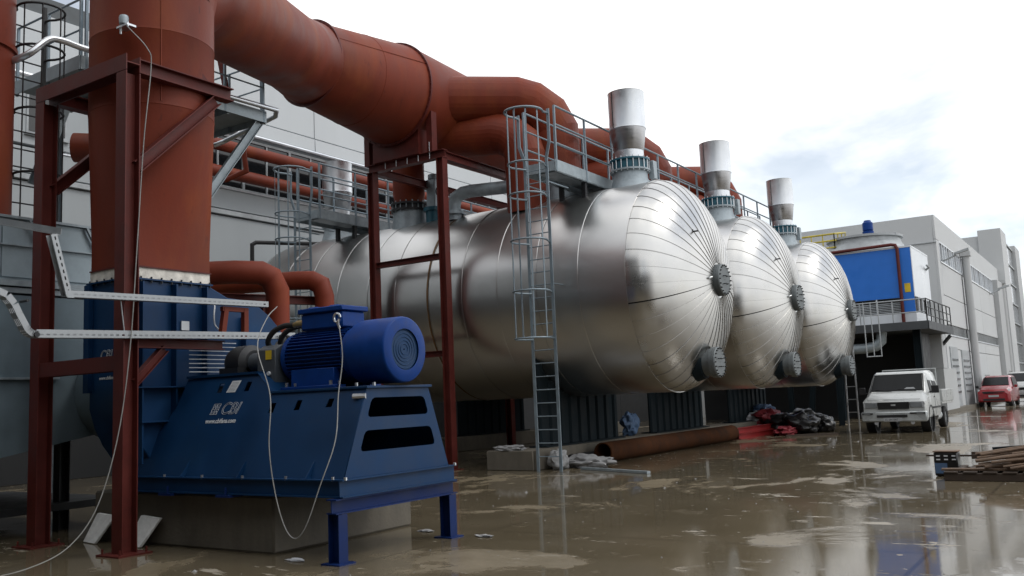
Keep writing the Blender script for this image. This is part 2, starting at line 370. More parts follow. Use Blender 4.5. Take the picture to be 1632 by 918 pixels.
for y in (9.6, 12.3):
    w = part('window', MB().box(WX+.03, WX+.06, y, y+1.1, 9.0, 10.2).box(WX+.03, WX+.12, y-.05, y+1.15, 8.94, 9.0), 'frame_grey', fb)
    part('pane', MB().box(WX+.061, WX+.07, y+.06, y+1.04, 9.06, 10.14), 'glass_dark', w)
part('gutter_pipe', MB().tube([(WX+.16, -4, 10.5), (WX+.16, 50, 10.5)], .07, 8), 'galv_bright', fb)
part('window_sill', MB().box(WX-.1, WX+.06, 13, 50, 8.60, 8.638), 'galv_bright', fb)
for i, (z, dx, r, lab) in enumerate(((9.78, .62, .19, 'upper red pipe running along the hall above the ribbon window'), (8.93, .62, .19, 'lower red pipe running along the hall in front of the ribbon window'))):
    t = thing('wall_pipe', lab, 'pipe', (WX+dx, 20, z), 'red pipes along the factory hall')
    part('pipe', MB().tube([(WX+dx, 15.3, z), (WX+dx, 46, z)], r, 18), 'red_oxide', t)
    for y in (17.5, 23, 28.5, 34): part('bracket', MB().beam((WX, y, z-.25), (WX+dx+.2, y, z-.25), .08, .08).beam((WX, y, z-.9), (WX+dx, y, z-.28), .05, .05), 'galvanised', t)
    for y in (16, 25.5): part('pipe_flange', MB().cyl((WX+dx, y-.04, z), (WX+dx, y+.04, z), r*1.06, 18), 'red_oxide', t)
# hall added out of view to shade the yard; shows only mirrored in tanks
wb = thing('shade_hall', 'added dark grey hall behind the viewpoint, shading the yard', 'building', (-16, -8, 0))
part('wall', MB().box(-46, 7, -16, -3.6, 0, 14), 'hall_dark', wb)
part('roof_edge', MB().box(-46.3, 7.3, -16.3, -3.4, 14, 14.5), 'frame_grey', wb)
part('shade_wing', MB().box(9, 20, -16, 5, 0, 8), 'hall_dark', wb)  # wing added out of view to cut light from the right
for k in range(6): part('gate', MB().box(-42+k*8, -37.5+k*8, -3.6, -3.52, .02, 4.6), 'dark_steel', wb)
# ---------------------------------------------------------------- tanks
TR, TZ, X0, X1, DD = 2.52, 4.12, -8.65, -20.6, 1.2
YS = (20.1, 26.1, 32.5)
def make_tank(Y):
    t = thing('storage_tank', 'nearest of the three silver clad tanks, ladder at its side', 'tank', ((X0+X1)/2, Y, 0), 'horizontal silver clad tanks')
    L = ORG[t.name]
    xs = [X0]
    for w in (1.14, 1.1, 1.09, 1.03, 1.09, 1.03, .95, 1.1, 1.1, 1.1, 1.22): xs.append(xs[-1]-w)
    for i in range(len(xs)-1):
        a, b = xs[i], xs[i+1]; d = random.uniform(-.002, .002)
        prof = [(0, TR+d+.004), (.008, TR+d+.009), (.024, TR+d+.009), (.028, TR+d+.001), (a-b, TR+d-.002)]
        m = MB().lathe(prof, (a, Y, TZ), (-1, 0, 0), 72)
        part('cladding_band', m, 'aluminium', t, sharp=50)
    # radial dome panels with standing seams
    NG = 40; h = math.pi/NG; m = MB(); K = 14
    cols = [(-h, .0), (-h*.5, .0), (0, .0), (h*.5, .0), (h*.93, .0), (h*.945, .011), (h*.99, .011), (h, .003)]
    vs = []
    for i in range(K+1):
        ph = R(9.5)+(R(90)-R(9.5))*i/K
        for a, e in cols:
            r = (TR-.004)*math.sin(ph)+e*math.sin(ph); x = DD*math.cos(ph)+e*math.cos(ph)
            r *= 1-.0016*(1-(a/h)**2)*-1
            vs.append((x, -r*math.cos(a), r*math.sin(a)))
    n = len(cols); fs = [(i*n+j, i*n+j+1, (i+1)*n+j+1, (i+1)*n+j) for i in range(K) for j in range(n-1)]
    m.add(vs, fs); me = m.mesh('dome_panel', sharp=40); me.materials.append(MT['aluminium_dome'])
    for k in range(NG):
        o = bpy.data.objects.new('dome_panel', me); C.objects.link(o); o.parent = t
        o.location = Vector((X0, Y, TZ))-L; o.rotation_euler = (2*h*k+random.uniform(-.006, .006), random.uniform(-.002, .002), random.uniform(-.003, .003))
    part('dome_backing', MB().lathe([(0, TR-.03), (.5, TR*.88), (.9, TR*.62), (1.1, TR*.3), (1.12, .05)], (X0, Y, TZ), (1, 0, 0), 40), 'dark_steel', t)
    part('edge_ring', MB().lathe([(-.02, TR+.004), (-.02, TR+.016), (.03, TR+.016), (.03, TR+.002)], (X0, Y, TZ), (1, 0, 0), 72), 'aluminium', t)
    part('rear_dome', MB().lathe([(DD*math.cos(R(a)), TR*math.sin(R(a))) for a in range(90, 0, -9)]+[(DD, .01)], (xs[-1], Y, TZ), (-1, 0, 0), 48), 'aluminium', t)
    # manholes
    def manhole(y, z, xs0, xf, r, patch):
        mh = part('manhole', MB().lathe([(xs0, r*.86), (xf-.16, r*.86), (xf-.16, r), (xf-.09, r), (xf-.09, r*.97), (xf-.085, r*.97), (xf-.085, r), (xf-.02, r), (xf-.01, r*.97), (xf, r*.95), (xf, .01)], (0, y, z), (1, 0, 0), 36), 'flange_grey', t)
        bo = MB(); nb = 20
        for k in range(nb):
            a = 2*math.pi*k/nb; yy_, zz_ = y+r*.91*math.cos(a), z+r*.91*math.sin(a)
            bo.cyl((xf-.17, yy_, zz_), (xf+.035, yy_, zz_), .017, 6)
        part('bolts', bo, 'dark_steel', mh, kind='stuff')
        for hz in (.08, -.1): part('handle', MB().tube([(xf, y-.1, z+hz), (xf+.07, y-.1, z+hz), (xf+.07, y+.1, z+hz), (xf, y+.1, z+hz)], .012, 6), 'dark_steel', mh)
        if patch: part('collar_plate', MB().lathe([(X0+1.155, r*.9), (X0+1.165, r*1.25), (X0+1.10, r*1.42)], (0, y, z), (1, 0, 0), 24), 'aluminium_dome', mh)
    manhole(Y, TZ, X0+1.0, -7.33, .37, 1)
    manhole(Y-.22, 2.23, X0+.45, -7.5, .35, 0)
    part('lower_collar', MB().lathe([(X0+.60, .42), (X0+.80, .36), (X0+.82, .30)], (0, Y-.22, 2.23), (1, 0, 0), 24), 'saddle_paint', t)
    part('lifting_lug', MB().box(X0+.8, X0+1.0, Y-.95, Y-.91, TZ+1.0, TZ+1.1).tube([(X0+1.0, Y-.93, TZ+1.05), (X0+1.12, Y-.93, TZ+1.05)], .02, 6), 'dark_steel', t)
    part('gauge_tap', MB().tube([(X0+.95, Y-.62, TZ-.0), (X0+1.2, Y-.62, TZ-.0)], .03, 8).tube([(X0+1.16, Y-.62, TZ-.0), (X0+1.22, Y-.52, TZ+.03)], .02, 6), 'bright_metal', t)
    # saddles with vertical ribs
    for x in (-11.35, -18.2):
        arcp = [(Y+dy, TZ-math.sqrt((TR-.012)**2-dy*dy)) for dy in [1.95-3.9*i/20 for i in range(21)]]
        sd = part('saddle', MB().prism([(Y-1.95, .47), (Y+1.95, .47)]+arcp, 'x', x-.02, x+.02).box(x-.25, x+.25, Y-2.0, Y+2.0, .452, .48), 'saddle_paint', t)
        for k in range(9):
            dy = -1.85+3.7*k/8; zt = TZ-math.sqrt(TR**2-dy*dy)-.02
            part('rib', MB().prism([(x+.022, Y+dy-.11), (x+.075, Y+dy-.07), (x+.075, Y+dy+.07), (x+.022, Y+dy+.11)], 'z', .485, zt), 'saddle_paint', sd)
    return t
tank = make_tank(YS[0])
copy_tree(tank, (0, YS[1]-YS[0], 0), 'middle one of the three silver clad tanks')
copy_tree(tank, (0, YS[2]-YS[0], 0), 'farthest of the three silver clad tanks, next to the white pickup')
st = part('rust_streak', MB().lathe([(0, TR+.012), (.05, TR+.012)], (-14.05, YS[0], TZ), (-1, 0, 0), 72), 'rust_stain', tank, label='brown rust stain along a cladding seam')
# long plinths under the saddles
for x, lab in ((-11.35, 'long low concrete plinth under the front saddles of the tanks'), (-18.2, 'long low concrete plinth under the rear saddles of the tanks')):
    solo('concrete_plinth', lab, 'plinth', MB().box(x-.48, x+.45, 17.35, 35.2, 0, .45), 'concrete', bevel=.02)
solo('concrete_pad', 'small concrete block left of the ladder foot under the tank', 'block', MB().box(-12.25, -11.0, 17.28, 17.34, 0, .44).box(-12.25, -11.84, 17.34, 18.2, 0, .44), 'concrete', bevel=.015)
# ---------------------------------------------------------------- vent stacks
def make_stack(x, Y, lab, grp):
    s = thing('vent_stack', lab, 'stack', (x, Y, 6.5), grp)
    o = (x, Y, 0); z = (0, 0, 1)
    part('nozzle', MB().lathe([(6.45, .56), (6.62, .50), (6.85, .435), (7.03, .42), (7.03, .50), (7.07, .50)], o, z, 40), 'galvanised', s)
    v = part('valve_ring', MB().lathe([(7.07, .445), (7.29, .445)], o, z, 40), 'teal_paint', s)
    part('flange', MB().lathe([(7.29, .44), (7.29, .50), (7.33, .50), (7.33, .38)], o, z, 40), 'teal_paint', s)
    b = MB()
    for k in range(20):
        a = 2*math.pi*k/20; b.cyl((x+.475*math.cos(a), Y+.475*math.sin(a), 7.0), (x+.475*math.cos(a), Y+.475*math.sin(a), 7.37), .014, 6)
    part('bolts', b, 'galv_bright', v, kind='stuff')
    part('collar', MB().lathe([(7.33, .36), (7.55, .362)], o, z, 40), 'galv_bright', s)
    part('cone', MB().lathe([(7.55, .362), (7.56, .37), (8.10, .448)], o, z, 40), 'stack_cone', s)
    part('barrel', MB().lathe([(8.10, .448), (8.11, .458), (8.14, .454), (9.03, .454), (9.05, .46), (9.05, .44), (8.2, .44)], o, z, 40), 'galv_bright', s)
    part('seam', MB().box(x-.2, x-.188, Y-.424, Y-.40, 8.12, 9.03), 'dark_steel', s)
    a = part('actuator', MB().box(x+.40, x+.54, Y+.22, Y+.42, 6.85, 7.3).cyl((x+.3, Y+.3, 7.1), (x+.46, Y+.32, 7.1), .06, 10), 'galvanised', s, .01)
    return s
stk = make_stack(-9.56, YS[0], 'flared silver vent stack on the nearest tank', 'vent stacks on the tank fronts')
copy_tree(stk, (0, YS[1]-YS[0], 0), 'flared silver vent stack on the middle tank')
copy_tree(stk, (0, YS[2]-YS[0], 0), 'flared silver vent stack on the farthest tank')
make_stack(-19.5, YS[0], 'silver vent stack at the rear of the nearest tank beside the hall', 'vent stacks on the tank rears')
# ---------------------------------------------------------------- caged ladders and walkways
def make_ladder(xa, xb, Yl, lab, grp, zb=0.):
    t = thing('caged_ladder', lab, 'ladder', ((xa+xb)/2, Yl, zb), grp); xm = (xa+xb)/2
    for x, s in ((xa, -1), (xb, 1)):
        part('stile', MB().beam((x, Yl, zb), (x, Yl, 6.95), .07, .025, (0, 1, 0)).beam((x, Yl, 6.94), (x+s*.11, Yl-.03, 7.3), .07, .025, (0, 1, 0)).beam((x+s*.11, Yl-.03, 7.28), (x+s*.11, Yl-.03, 8.05), .07, .025, (0, 1, 0)), 'galv_ladder', t)
        part('standoff', MB().beam((x, Yl, 4.1), (x, Yl+.45, 4.1), .05, .02).beam((x, Yl, 6.4), (x, Yl+.9, 6.4), .05, .02), 'galv_ladder', t)
    z = zb+.32; rg = None
    while z < 6.9:
        if rg is None: rg = part('rung', MB().cyl((xa, Yl, z), (xb, Yl, z), .013, 8), 'galv_ladder', t); z0 = z
        else: inst('rung', rg, t, (0, 0, z-z0))
        z += .29
    hp = None
    for z in (2.88, 3.91, 5.03, 6.05, 6.75):
        if hp is None:
            pts = [(xa+.03, Yl, 2.88)]+arc((xm, Yl-.42, 2.88), .40, 25, -205, 22, (1, 0, 0), (0, 1, 0))[::-1]+[(xb-.03, Yl, 2.88)]
            hp = part('cage_hoop', MB().tube(pts, .022, 6, False), 'galv_ladder', t)
        else: inst('cage_hoop', hp, t, (0, 0, z-2.88))
    part('cage_hoop', MB().tube([(xa-.1, Yl, 7.95)]+arc((xm, Yl-.42, 7.95), .43, 30, -210, 22, (1, 0, 0), (0, 1, 0))[::-1]+[(xb+.1, Yl, 7.95)], .026, 6, False), 'galv_ladder', t)
    br = None
    for a in (-10, -52, -90, -128, -170):
        px, py = xm+.4*math.cos(R(a)), Yl-.42+.4*math.sin(R(a))
        part('cage_bar', MB().beam((px, py, 2.86), (px, py, 7.97), .035, .012, (math.cos(R(a)), math.sin(R(a)), 0)), 'galv_ladder', t)
    return t
make_ladder(-10.78, -10.2, 17.15, 'caged blue grey ladder at the front of the nearest tank', 'caged ladders on the nearest tank')
make_ladder(-18.25, -17.67, 17.15, 'caged ladder at the rear of the nearest tank near the hall', 'caged ladders on the nearest tank')
def railing(t, p, q, ends=True, step=1.45, z0=0., hh=1.35, r=.022, m='galv_ladder', mids=(.48, .92)):
    p, q = Vector(p), Vector(q); n = max(1, round((q-p).length/step))
    for i in range(n+1):
        a = p.lerp(q, i/n); part('post', MB().beam(a+Vector((0, 0, -.18)), a+Vector((0, 0, hh)), .045, .045, (1, 0, 0)), m, t)
    for h in mids+(hh,): part('rail', MB().tube([p+Vector((0, 0, h)), q+Vector((0, 0, h))], r if h < hh else r*1.15, 8), m, t)
def walkway(xa, xb, ya, yb, z, lab):
    t = thing('walkway', lab, 'walkway', ((xa+xb)/2, (ya+yb)/2, z), 'walkways across the tank tops')
    n = int((yb-ya)/1.9)
    for i in range(n):
        y = ya+(yb-ya)*i/n; y2 = ya+(yb-ya)*(i+1)/n-.02
        part('deck_panel', MB().box(xa+.03, xb-.03, y, y2, z-.05, z).box(xa+.2, xb-.2, y+.3, y2-.3, z-.12, z-.055), 'galvanised', t)
    for x in (xa, xb): part('edge_channel', MB().box(x-.012, x+.012, ya, yb, z-.17, z+.09).box(x-.03 if x == xb else x, x if x == xb else x+.03, ya, yb, z-.185, z-.172), 'galvanised', t)
    part('end_board', MB().box(xa+.02, xb-.02, ya-.012, ya, z-.17, z+.06), 'galvanised', t)
    for x in (xa, xb): railing(t, (x, ya+.05, z), (x, yb-.05, z))
    for Y in YS:
        for dy in (-1.2, 1.2):
            for x in (xa+.1, xb-.1): part('support', MB().beam((x, Y+dy, z-.17), (x, Y+dy, z-.75), .1, .1), 'dark_steel', t)
walkway(-10.95, -10.12, 17.4, 34.4, 6.86, 'galvanised walkway with handrails across the tank fronts behind the stacks')
walkway(-18.45, -17.6, 17.4, 34.4, 6.86, 'galvanised walkway with handrails across the rear of the tanks')
# ---------------------------------------------------------------- red ductwork
HX, HZ = -14.59, 9.36
dt = thing('duct_system', 'huge rust red duct rising from the fan and crossing to the tanks', 'duct', (-10.6, 7.4, 3.4))
cx, cy = -10.6, 7.4
def loop_rc(k, z, hx, hy, r, n=48):
    o = []
    for j in range(n):
        a = 2*math.pi*(j+.5)/n; c, s = math.cos(a), math.sin(a)
        f = 1/max(abs(c)/hx, abs(s)/hy); rx, ry = f*c, f*s
        o.append((cx+rx*(1-k)+r*c*k, cy+ry*(1-k)+r*s*k, z))
    return o
part('column_base', MB().loft([loop_rc(k, z, .41, .61, .80) for k, z in ((0, 3.46), (0, 3.75), (.35, 4.4), (.8, 5.2), (1, 5.55))], False), 'red_oxide', dt, sharp=60)
part('column', MB().lathe([(5.55, .80), (5.56, .805), (5.6, .80), (6.55, .80), (6.56, .806), (6.6, .80), (7.2, .80)], (cx, cy, 0), (0, 0, 1), 48), 'red_oxide', dt)
part('base_flange', MB().loft([loop_rc(0, z, .43, .63, .8) for z in (3.46, 3.478)]), 'red_steel', dt)
pth = [(cx, cy, 7.2), (cx-.09, cy+.15, 7.58), (cx-.5, cy+.85, 7.96), (-13.9, 13.0, 9.08), (-14.4, 13.85, 9.29), (HX, 14.2, HZ)]
part('transfer_duct', MB().tube(pth, [.80, .80, .80, .82, .90, .94], 48, False), 'red_oxide', dt, sharp=9)
def ring(y, r, w=.05, e=.06): return MB().lathe([(y, r), (y, r+e), (y+w, r+e), (y+w, r)], (HX, 0, HZ), (0, 1, 0), 56)
part('flange_ring', ring(14.17, .935, .06, .07), 'red_steel', dt)
part('cone_duct', MB().lathe([(14.2, .94), (17.01, 1.27)], (HX, 0, HZ), (0, 1, 0), 56), 'red_oxide', dt)
part('flange_ring', ring(16.99, 1.265, .05, .06), 'red_steel', dt)
for yy_, r_ in ((14.205, .96), (17.015, 1.30)):
    bo = MB()
    for k in range(44):
        a = 2*math.pi*k/44; bo.cyl((HX+r_*math.cos(a), yy_-.05, HZ+r_*math.sin(a)), (HX+r_*math.cos(a), yy_+.05, HZ+r_*math.sin(a)), .013, 6)
    part('ring_bolts', bo, 'red_steel', dt, kind='stuff')
for y, r in ((15.6, 1.105),): part('weld_bead', MB().lathe([(y-.012, r-.002), (y, r+.008), (y+.012, r-.002)], (HX, 0, HZ), (0, 1, 0), 56), 'red_oxide', dt)
part('long_seam', MB().beam((HX+.94*math.cos(R(25)), 14.25, HZ+.94*math.sin(R(25))), (HX+1.27*math.cos(R(25)), 16.98, HZ+1.27*math.sin(R(25))), .025, .014), 'red_oxide', dt)
part('long_seam', MB().beam((cx+.8*math.cos(R(-28)), cy+.8*math.sin(R(-28)), 5.6), (cx+.8*math.cos(R(-28)), cy+.8*math.sin(R(-28)), 7.15), .02, .012), 'red_oxide', dt)
# header narrows stepwise, bottom level kept
hd = MB(); rings = []
for y, r in ((17.01, 1.27), (20.2, 1.20), (21.6, .98), (25.0, .95), (27.3, .75), (31.4, .72), (33.2, .62), (33.4, .01)):
    zc = HZ-1.24+r*1.0+.0
    rings.append([(HX+r*math.cos(2*math.pi*j/48), y, zc+r*math.sin(2*math.pi*j/48)) for j in range(48)])
part('header', hd.loft(rings, False), 'red_oxide', dt, sharp=25)
for Y in YS:
    b = [(-14.5, Y-2.55, 9.34), (-12.40, Y-.72, 9.34), (-12.08, Y-.44, 9.22), (-11.78, Y-.17, 8.92), (-11.62, Y-.02, 8.5), (-11.6, Y, 7.0)]
    br = part('branch_elbow', MB().tube(b, .60, 40, False), 'red_oxide', dt, sharp=9)
    part('branch_flange', MB().lathe([(7.0, .5), (7.0, .66), (7.06, .66), (7.06, .5)], (-11.56, Y, 0), (0, 0, 1), 36), 'red_steel', br)
    part('tank_nozzle', MB().lathe([(6.35, .56), (6.99, .54)], (-11.56, Y, 0), (0, 0, 1), 36), 'galvanised', br)
    b = [(HX+.2, Y-1.5, 8.52), (-12.7, Y-1.1, 8.40), (-12.38, Y-1.05, 8.29), (-12.09, Y-1, 8.03), (-11.98, Y-1, 7.7), (-11.96, Y-1, 6.2)]
    part('side_branch', MB().tube(b, .52, 32, False), 'red_oxide', dt, sharp=9)
    # rear drop pipe with flange and steel nozzle
    dx = -16.2; yd = Y-.55
    dp = part('drop_pipe', MB().lathe([(8.75, .45), (7.45, .45), (7.2, .40), (7.16, .40)], (dx, yd, 0), (0, 0, 1), 36), 'red_oxide', dt)
    part('drop_elbow', MB().tube([(HX, yd, 9.0), (-15.7, yd, 9.0), (-16.05, yd, 8.92), (dx, yd, 8.72)], .45, 32, False), 'red_oxide', dt)
    fl = part('nozzle_flange', MB().lathe([(6.94, .44), (6.94, .52), (7.0, .52), (7.0, .46), (7.12, .46), (7.12, .52), (7.17, .52), (7.17, .40)], (dx, yd, 0), (0, 0, 1), 36), 'dark_steel', dt)
    bo = MB()
    for k in range(18):
        a = 2*math.pi*k/18; bo.cyl((dx+.49*math.cos(a), yd+.49*math.sin(a), 6.9), (dx+.49*math.cos(a), yd+.49*math.sin(a), 7.22), .016, 6)
    part('bolts', bo, 'galvanised', fl, kind='stuff')
    part('tank_nozzle', MB().lathe([(6.3, .52), (6.7, .47), (6.94, .46)], (dx, yd, 0), (0, 0, 1), 36), 'galvanised', dt)
part('support_saddle', MB().box(HX-.75, HX+.75, 17.12, 17.5, 7.72, 8.45), 'red_steel', dt)
part('support_post', MB().box(HX+.95, HX+1.12, 17.2, 17.4, 7.72, 8.75).box(HX-1.12, HX-.95, 17.2, 17.4, 7.72, 8.75), 'red_steel', dt)
# second red riser at the far left
lc = thing('duct_riser', 'red round duct riser cut by the left edge of the picture', 'duct', (-14.75, 6.82, 0))
part('pipe', MB().lathe([(4.39, .78), (7.45, .78), (7.45, .82), (7.52, .82), (7.52, .78), (12.5, .78)], (-14.75, 6.82, 0), (0, 0, 1), 44), 'red_oxide', lc)
# ---------------------------------------------------------------- duct support frame (right)
f2 = thing('duct_support', 'tall dark red steel frame carrying the duct in front of the nearest tank', 'steel frame', (-14.4, 17.25, 0))
XA, XB, FY, FT = -13.25, -15.5, 17.27, 7.62
for x in (XA, XB): part('post', MB().ibeam((x, FY, .02), (x, FY, FT-.1), .2, .2, .016, (1, 0, 0)), 'red_steel', f2); part('base_plate', MB().box(x-.2, x+.2, FY-.2, FY+.2, 0, .02), 'red_steel', f2)
part('top_beam', MB().ibeam((XB-.12, FY, FT), (XA+.12, FY, FT), .2, .2, .016), 'red_steel', f2)
part('cross_beam', MB().ibeam((XB+.1, FY, 5.1), (XA-.1, FY, 5.1), .14, .14, .012), 'red_steel', f2)
part('cross_beam', MB().ibeam((XB+.1, FY, 2.75), (XA-.1, FY, 2.75), .14, .14, .012), 'red_steel', f2)
for x in (XA, XB):
    part('long_beam', MB().ibeam((x, FY+.1, FT-.02), (x, 34.5, FT-.02), .2, .16, .014), 'red_steel', f2)
    for y in (23.2, 29.4): part('post', MB().ibeam((x, y, .02), (x, y, FT-.12), .2, .2, .016, (1, 0, 0)), 'red_steel', f2)
bo = MB()
for k in range(5):
    x = XB+.5+k*.36; bo.cyl((x, FY-.07, FT-.1), (x, FY-.07, FT+.35), .012, 6)
part('anchor_bolts', bo, 'galv_bright', f2)
# ---------------------------------------------------------------- near support frame (left)
f1 = thing('support_portal', 'dark red steel post and beam frame in front of the fan column', 'steel frame', (-10.7, 6.5, 0))
for x in (-9.8, -11.62):
    part('post', MB().ibeam((x, 6.5, .02), (x, 6.5, 5.79), .2, .2, .015, (0, 1, 0)), 'red_steel', f1)
    part('base_plate', MB().box(x-.22, x+.22, 6.28, 6.72, 0, .02), 'red_steel', f1)
    bo = MB()
    for a in (-.17, .17):
        for b in (-.17, .17): bo.cyl((x+a, 6.5+b, .02), (x+a, 6.5+b, .08), .014, 6)
    part('anchor_bolts', bo, 'red_steel', f1)
part('top_beam', MB().ibeam((-11.72, 6.5, 5.9), (-9.70, 6.5, 5.9), .2, .2, .015, (0, 1, 0)), 'red_steel', f1)
part('mid_beam', MB().ibeam((-11.52, 6.5, 2.22), (-9.9, 6.5, 2.22), .18, .18, .015, (0, 1, 0)), 'red_steel', f1)
for x in (-9.8, -11.62):
    part('arm', MB().ibeam((x, 6.6, 5.9), (x, 8.05, 5.9), .18, .16, .014), 'red_steel', f1)
    part('brace', MB().ibeam((x, 6.6, 4.62), (x, 7.8, 5.78), .15, .14, .012), 'red_steel', f1)
part('lug_plate', MB().add([(-9.85, 7.2, 6.0), (-9.85, 7.75, 6.0), (-9.85, 7.5, 6.22), (-9.83, 7.2, 6.0), (-9.83, 7.75, 6.0), (-9.83, 7.5, 6.22)], [(0, 1, 2), (3, 5, 4), (0, 3, 4, 1), (1, 4, 5, 2), (2, 5, 3, 0)]), 'red_steel', f1)
part('lower_arm', MB().ibeam((-9.8, 6.6, 2.46), (-9.8, 7.9, 2.46), .12, .12, .012), 'red_steel', f1)
part('lower_brace', MB().ibeam((-9.8, 6.6, 1.98), (-9.8, 7.02, 2.40), .1, .1, .01), 'red_steel', f1)
part('tray_bracket', MB().beam((-9.66, 7.78, 2.55), (-9.66, 7.84, 2.94), .07, .07).beam((-9.66, 8.16, 2.55), (-9.66, 8.16, 2.94), .07, .07).beam((-9.66, 7.78, 2.93), (-9.66, 8.2, 2.93), .06, .06), 'red_oxide', f1)
# ---------------------------------------------------------------- blue fan
fan = thing('industrial_fan', 'dark blue industrial fan casing and skid on a concrete block', 'fan', (-9, 7.9, 0))
cyf, czf = 8.25, 1.95
vol = [(6.79, 3.30), (8.0, 3.30), (8.32, 3.16)]
for a in range(70, -181, -10):
    r = 1.27+.22*(70-a)/250; vol.append((cyf+r*math.cos(R(a)), czf+r*math.sin(R(a))))
vol[-1] = (6.79, czf)
part('casing', MB().prism(vol, 'x', -11.02, -10.2), 'blue_fan', fan, .01)
part('outlet_flange', MB().box(-11.06, -10.16, 6.75, 8.04, 3.3, 3.32), 'blue_fan', fan)
cj = part('fabric_joint', MB().box(-11.02, -10.19, 6.785, 8.01, 3.32, 3.46), 'canvas', fan, label='off white fabric expansion joint')
bo = MB()
for k in range(9): bo.cyl((-10.175, 6.8+k*.15, 3.27), (-10.175, 6.8+k*.15, 3.345), .012, 6)
for k in range(6): bo.cyl((-11.0+k*.16, 6.765, 3.27), (-11.0+k*.16, 6.765, 3.345), .012, 6)
part('flange_bolts', bo, 'dark_steel', fan, kind='stuff')
for y in (6.93, 7.42, 7.9, 8.55): part('casing_rib', MB().box(-10.198, -10.09, y-.01, y+.01, 1.0, 3.27 if y < 8 else 2.9), 'blue_fan', fan)
part('casing_angle', MB().box(-10.198, -10.06, 6.8, 9.4, 1.93, 1.945), 'blue_fan', fan)
part('casing_angle', MB().box(-10.198, -10.06, 6.9, 8.6, 1.50, 1.515), 'blue_fan', fan)
part('edge_flange', MB().box(-10.27, -10.15, 6.725, 6.788, 1.9, 3.29).box(-11.06, -10.95, 6.725, 6.788, 1.9, 3.29), 'blue_fan', fan)
# skid: trapezoid cross section, end wall with two real slots
yb0, yb1, yt0, yt1, zb, zt = 7.03, 8.80, 7.40, 8.46, .845, 1.78
ZB = zb
def ys(z, zt_=1.78): k = (z-zb)/(zt-zb); return yb0+(yt0-yb0)*k, yb1+(yt1-yb1)*k
def slot(z0, z1, m0, m1):
    a0, a1 = ys(z0); b0, b1 = ys(z1); c = .05
    q = [(a0+m0, z0), (a1-m1, z0), (b1-m1, z1), (b0+m0, z1)]; o = []
    for i in range(4):
        p, a, b = Vector(q[i]), Vector(q[i-1]), Vector(q[(i+1) % 4])
        o += [tuple(p+(a-p).normalized()*c), tuple(p+(a-p).normalized()*c*.3+(b-p).normalized()*c*.3), tuple(p+(b-p).normalized()*c)]
    return o
mx_ = frame((-6.81, 0, 0), (0, 1, 0), (0, 0, 1))
plate('end_wall', [[(yb0, zb), (yb1, zb), (yt1, zt), (yt0, zt)], slot(1.47, 1.68, .12, .12), slot(1.11, 1.33, .14, .14)], .012, mx_, 'blue_fan', fan)
# side walls: plate in the sloped plane; local u along +X, v up the slope
sl_ = Vector((0, yt0-yb0, zt-zb)); SLN = sl_.length; sv = sl_.normalized()
def trap(u, v, w=.1, h=.12): return [(u, v), (u+w, v), (u+w*1.15, v+h), (u+w*.35, v+h)]
prof_out = [(-10.5, 0), (-6.81, 0), (-6.81, SLN), (-8.28, SLN), (-8.62, SLN+.26), (-9.95, SLN+.26), (-10.0, SLN-.1)]
holes = [trap(-9.32, SLN+.05), trap(-8.82, SLN+.05), trap(-8.28, SLN-.24), trap(-7.86, SLN-.22), trap(-7.36, SLN-.2, .1, .1)]
plate('side_wall', [prof_out]+holes, .012, frame((0, yb0, zb), (1, 0, 0), sv), 'blue_fan', fan)
sv2 = Vector((0, yt1-yb1, zt-zb)).normalized()
plate('side_wall', [prof_out], .012, frame((0, yb1, zb), (1, 0, 0), sv2), 'blue_fan', fan)
part('top_plate', MB().box(-8.3, -6.77, 7.37, 8.49, 1.782, 1.81), 'blue_fan', fan, .004)
part('pedestal_top', MB().box(-9.95, -8.62, 7.46, 8.40, 2.03, 2.06).add([(-8.62, 7.47, 2.04), (-8.62, 8.39, 2.04), (-8.29, 8.45, 1.79), (-8.29, 7.41, 1.79)], [(0, 1, 2, 3)]), 'blue_fan', fan)
part('inner_floor', MB().box(-10.4, -6.9, 7.2, 8.6, .86, .88), 'black', fan)
part('base_channel', MB().box(-10.7, -6.79, 6.98, 7.0, .66, .845).box(-10.7, -6.79, 6.94, 6.98, .66, .675).box(-10.7, -6.79, 6.94, 7.03, .832, .846), 'blue_fan', fan)
part('base_channel', MB().box(-10.7, -6.79, 8.82, 8.84, .66, .845).box(-10.7, -6.79, 8.80, 8.88, .66, .675), 'blue_fan', fan)
part('base_end', MB().box(-6.80, -6.785, 6.94, 8.88, .665, .84).box(-6.785, -6.74, 6.94, 8.88, .832, .846).box(-6.785, -6.74, 6.94, 8.88, .66, .672), 'blue_fan', fan)
part('stand_beam', MB().ibeam((-6.83, 6.86, .58), (-6.83, 8.90, .58), .15, .14, .013), 'blue_stand', fan)
for y in (6.95, 8.80):
    part('leg', MB().ibeam((-6.83, y, .015), (-6.83, y, .50), .15, .13, .012, (1, 0, 0)), 'blue_stand', fan); part('foot_plate', MB().box(-6.96, -6.70, y-.12, y+.12, 0, .015), 'blue_stand', fan)
for x in (-8.55, -9.6): part('hold_down', MB().box(x-.14, x+.1, 6.9, 7.1, .632, .658).cyl((x, 6.93, .64), (x, 6.93, .74), .014, 6), 'blue_stand', fan)
for x in (-7.3, -8.4, -9.4): part('gusset', MB().add([(x-.006, 6.95, .846), (x-.006, 7.05, .846), (x-.006, 7.11, 1.05), (x+.006, 6.95, .846), (x+.006, 7.05, .846), (x+.006, 7.11, 1.05)], [(0, 1, 2), (3, 5, 4), (0, 3, 4, 1), (1, 4, 5, 2), (2, 5, 3, 0)]), 'blue_fan', fan)
bo = MB()
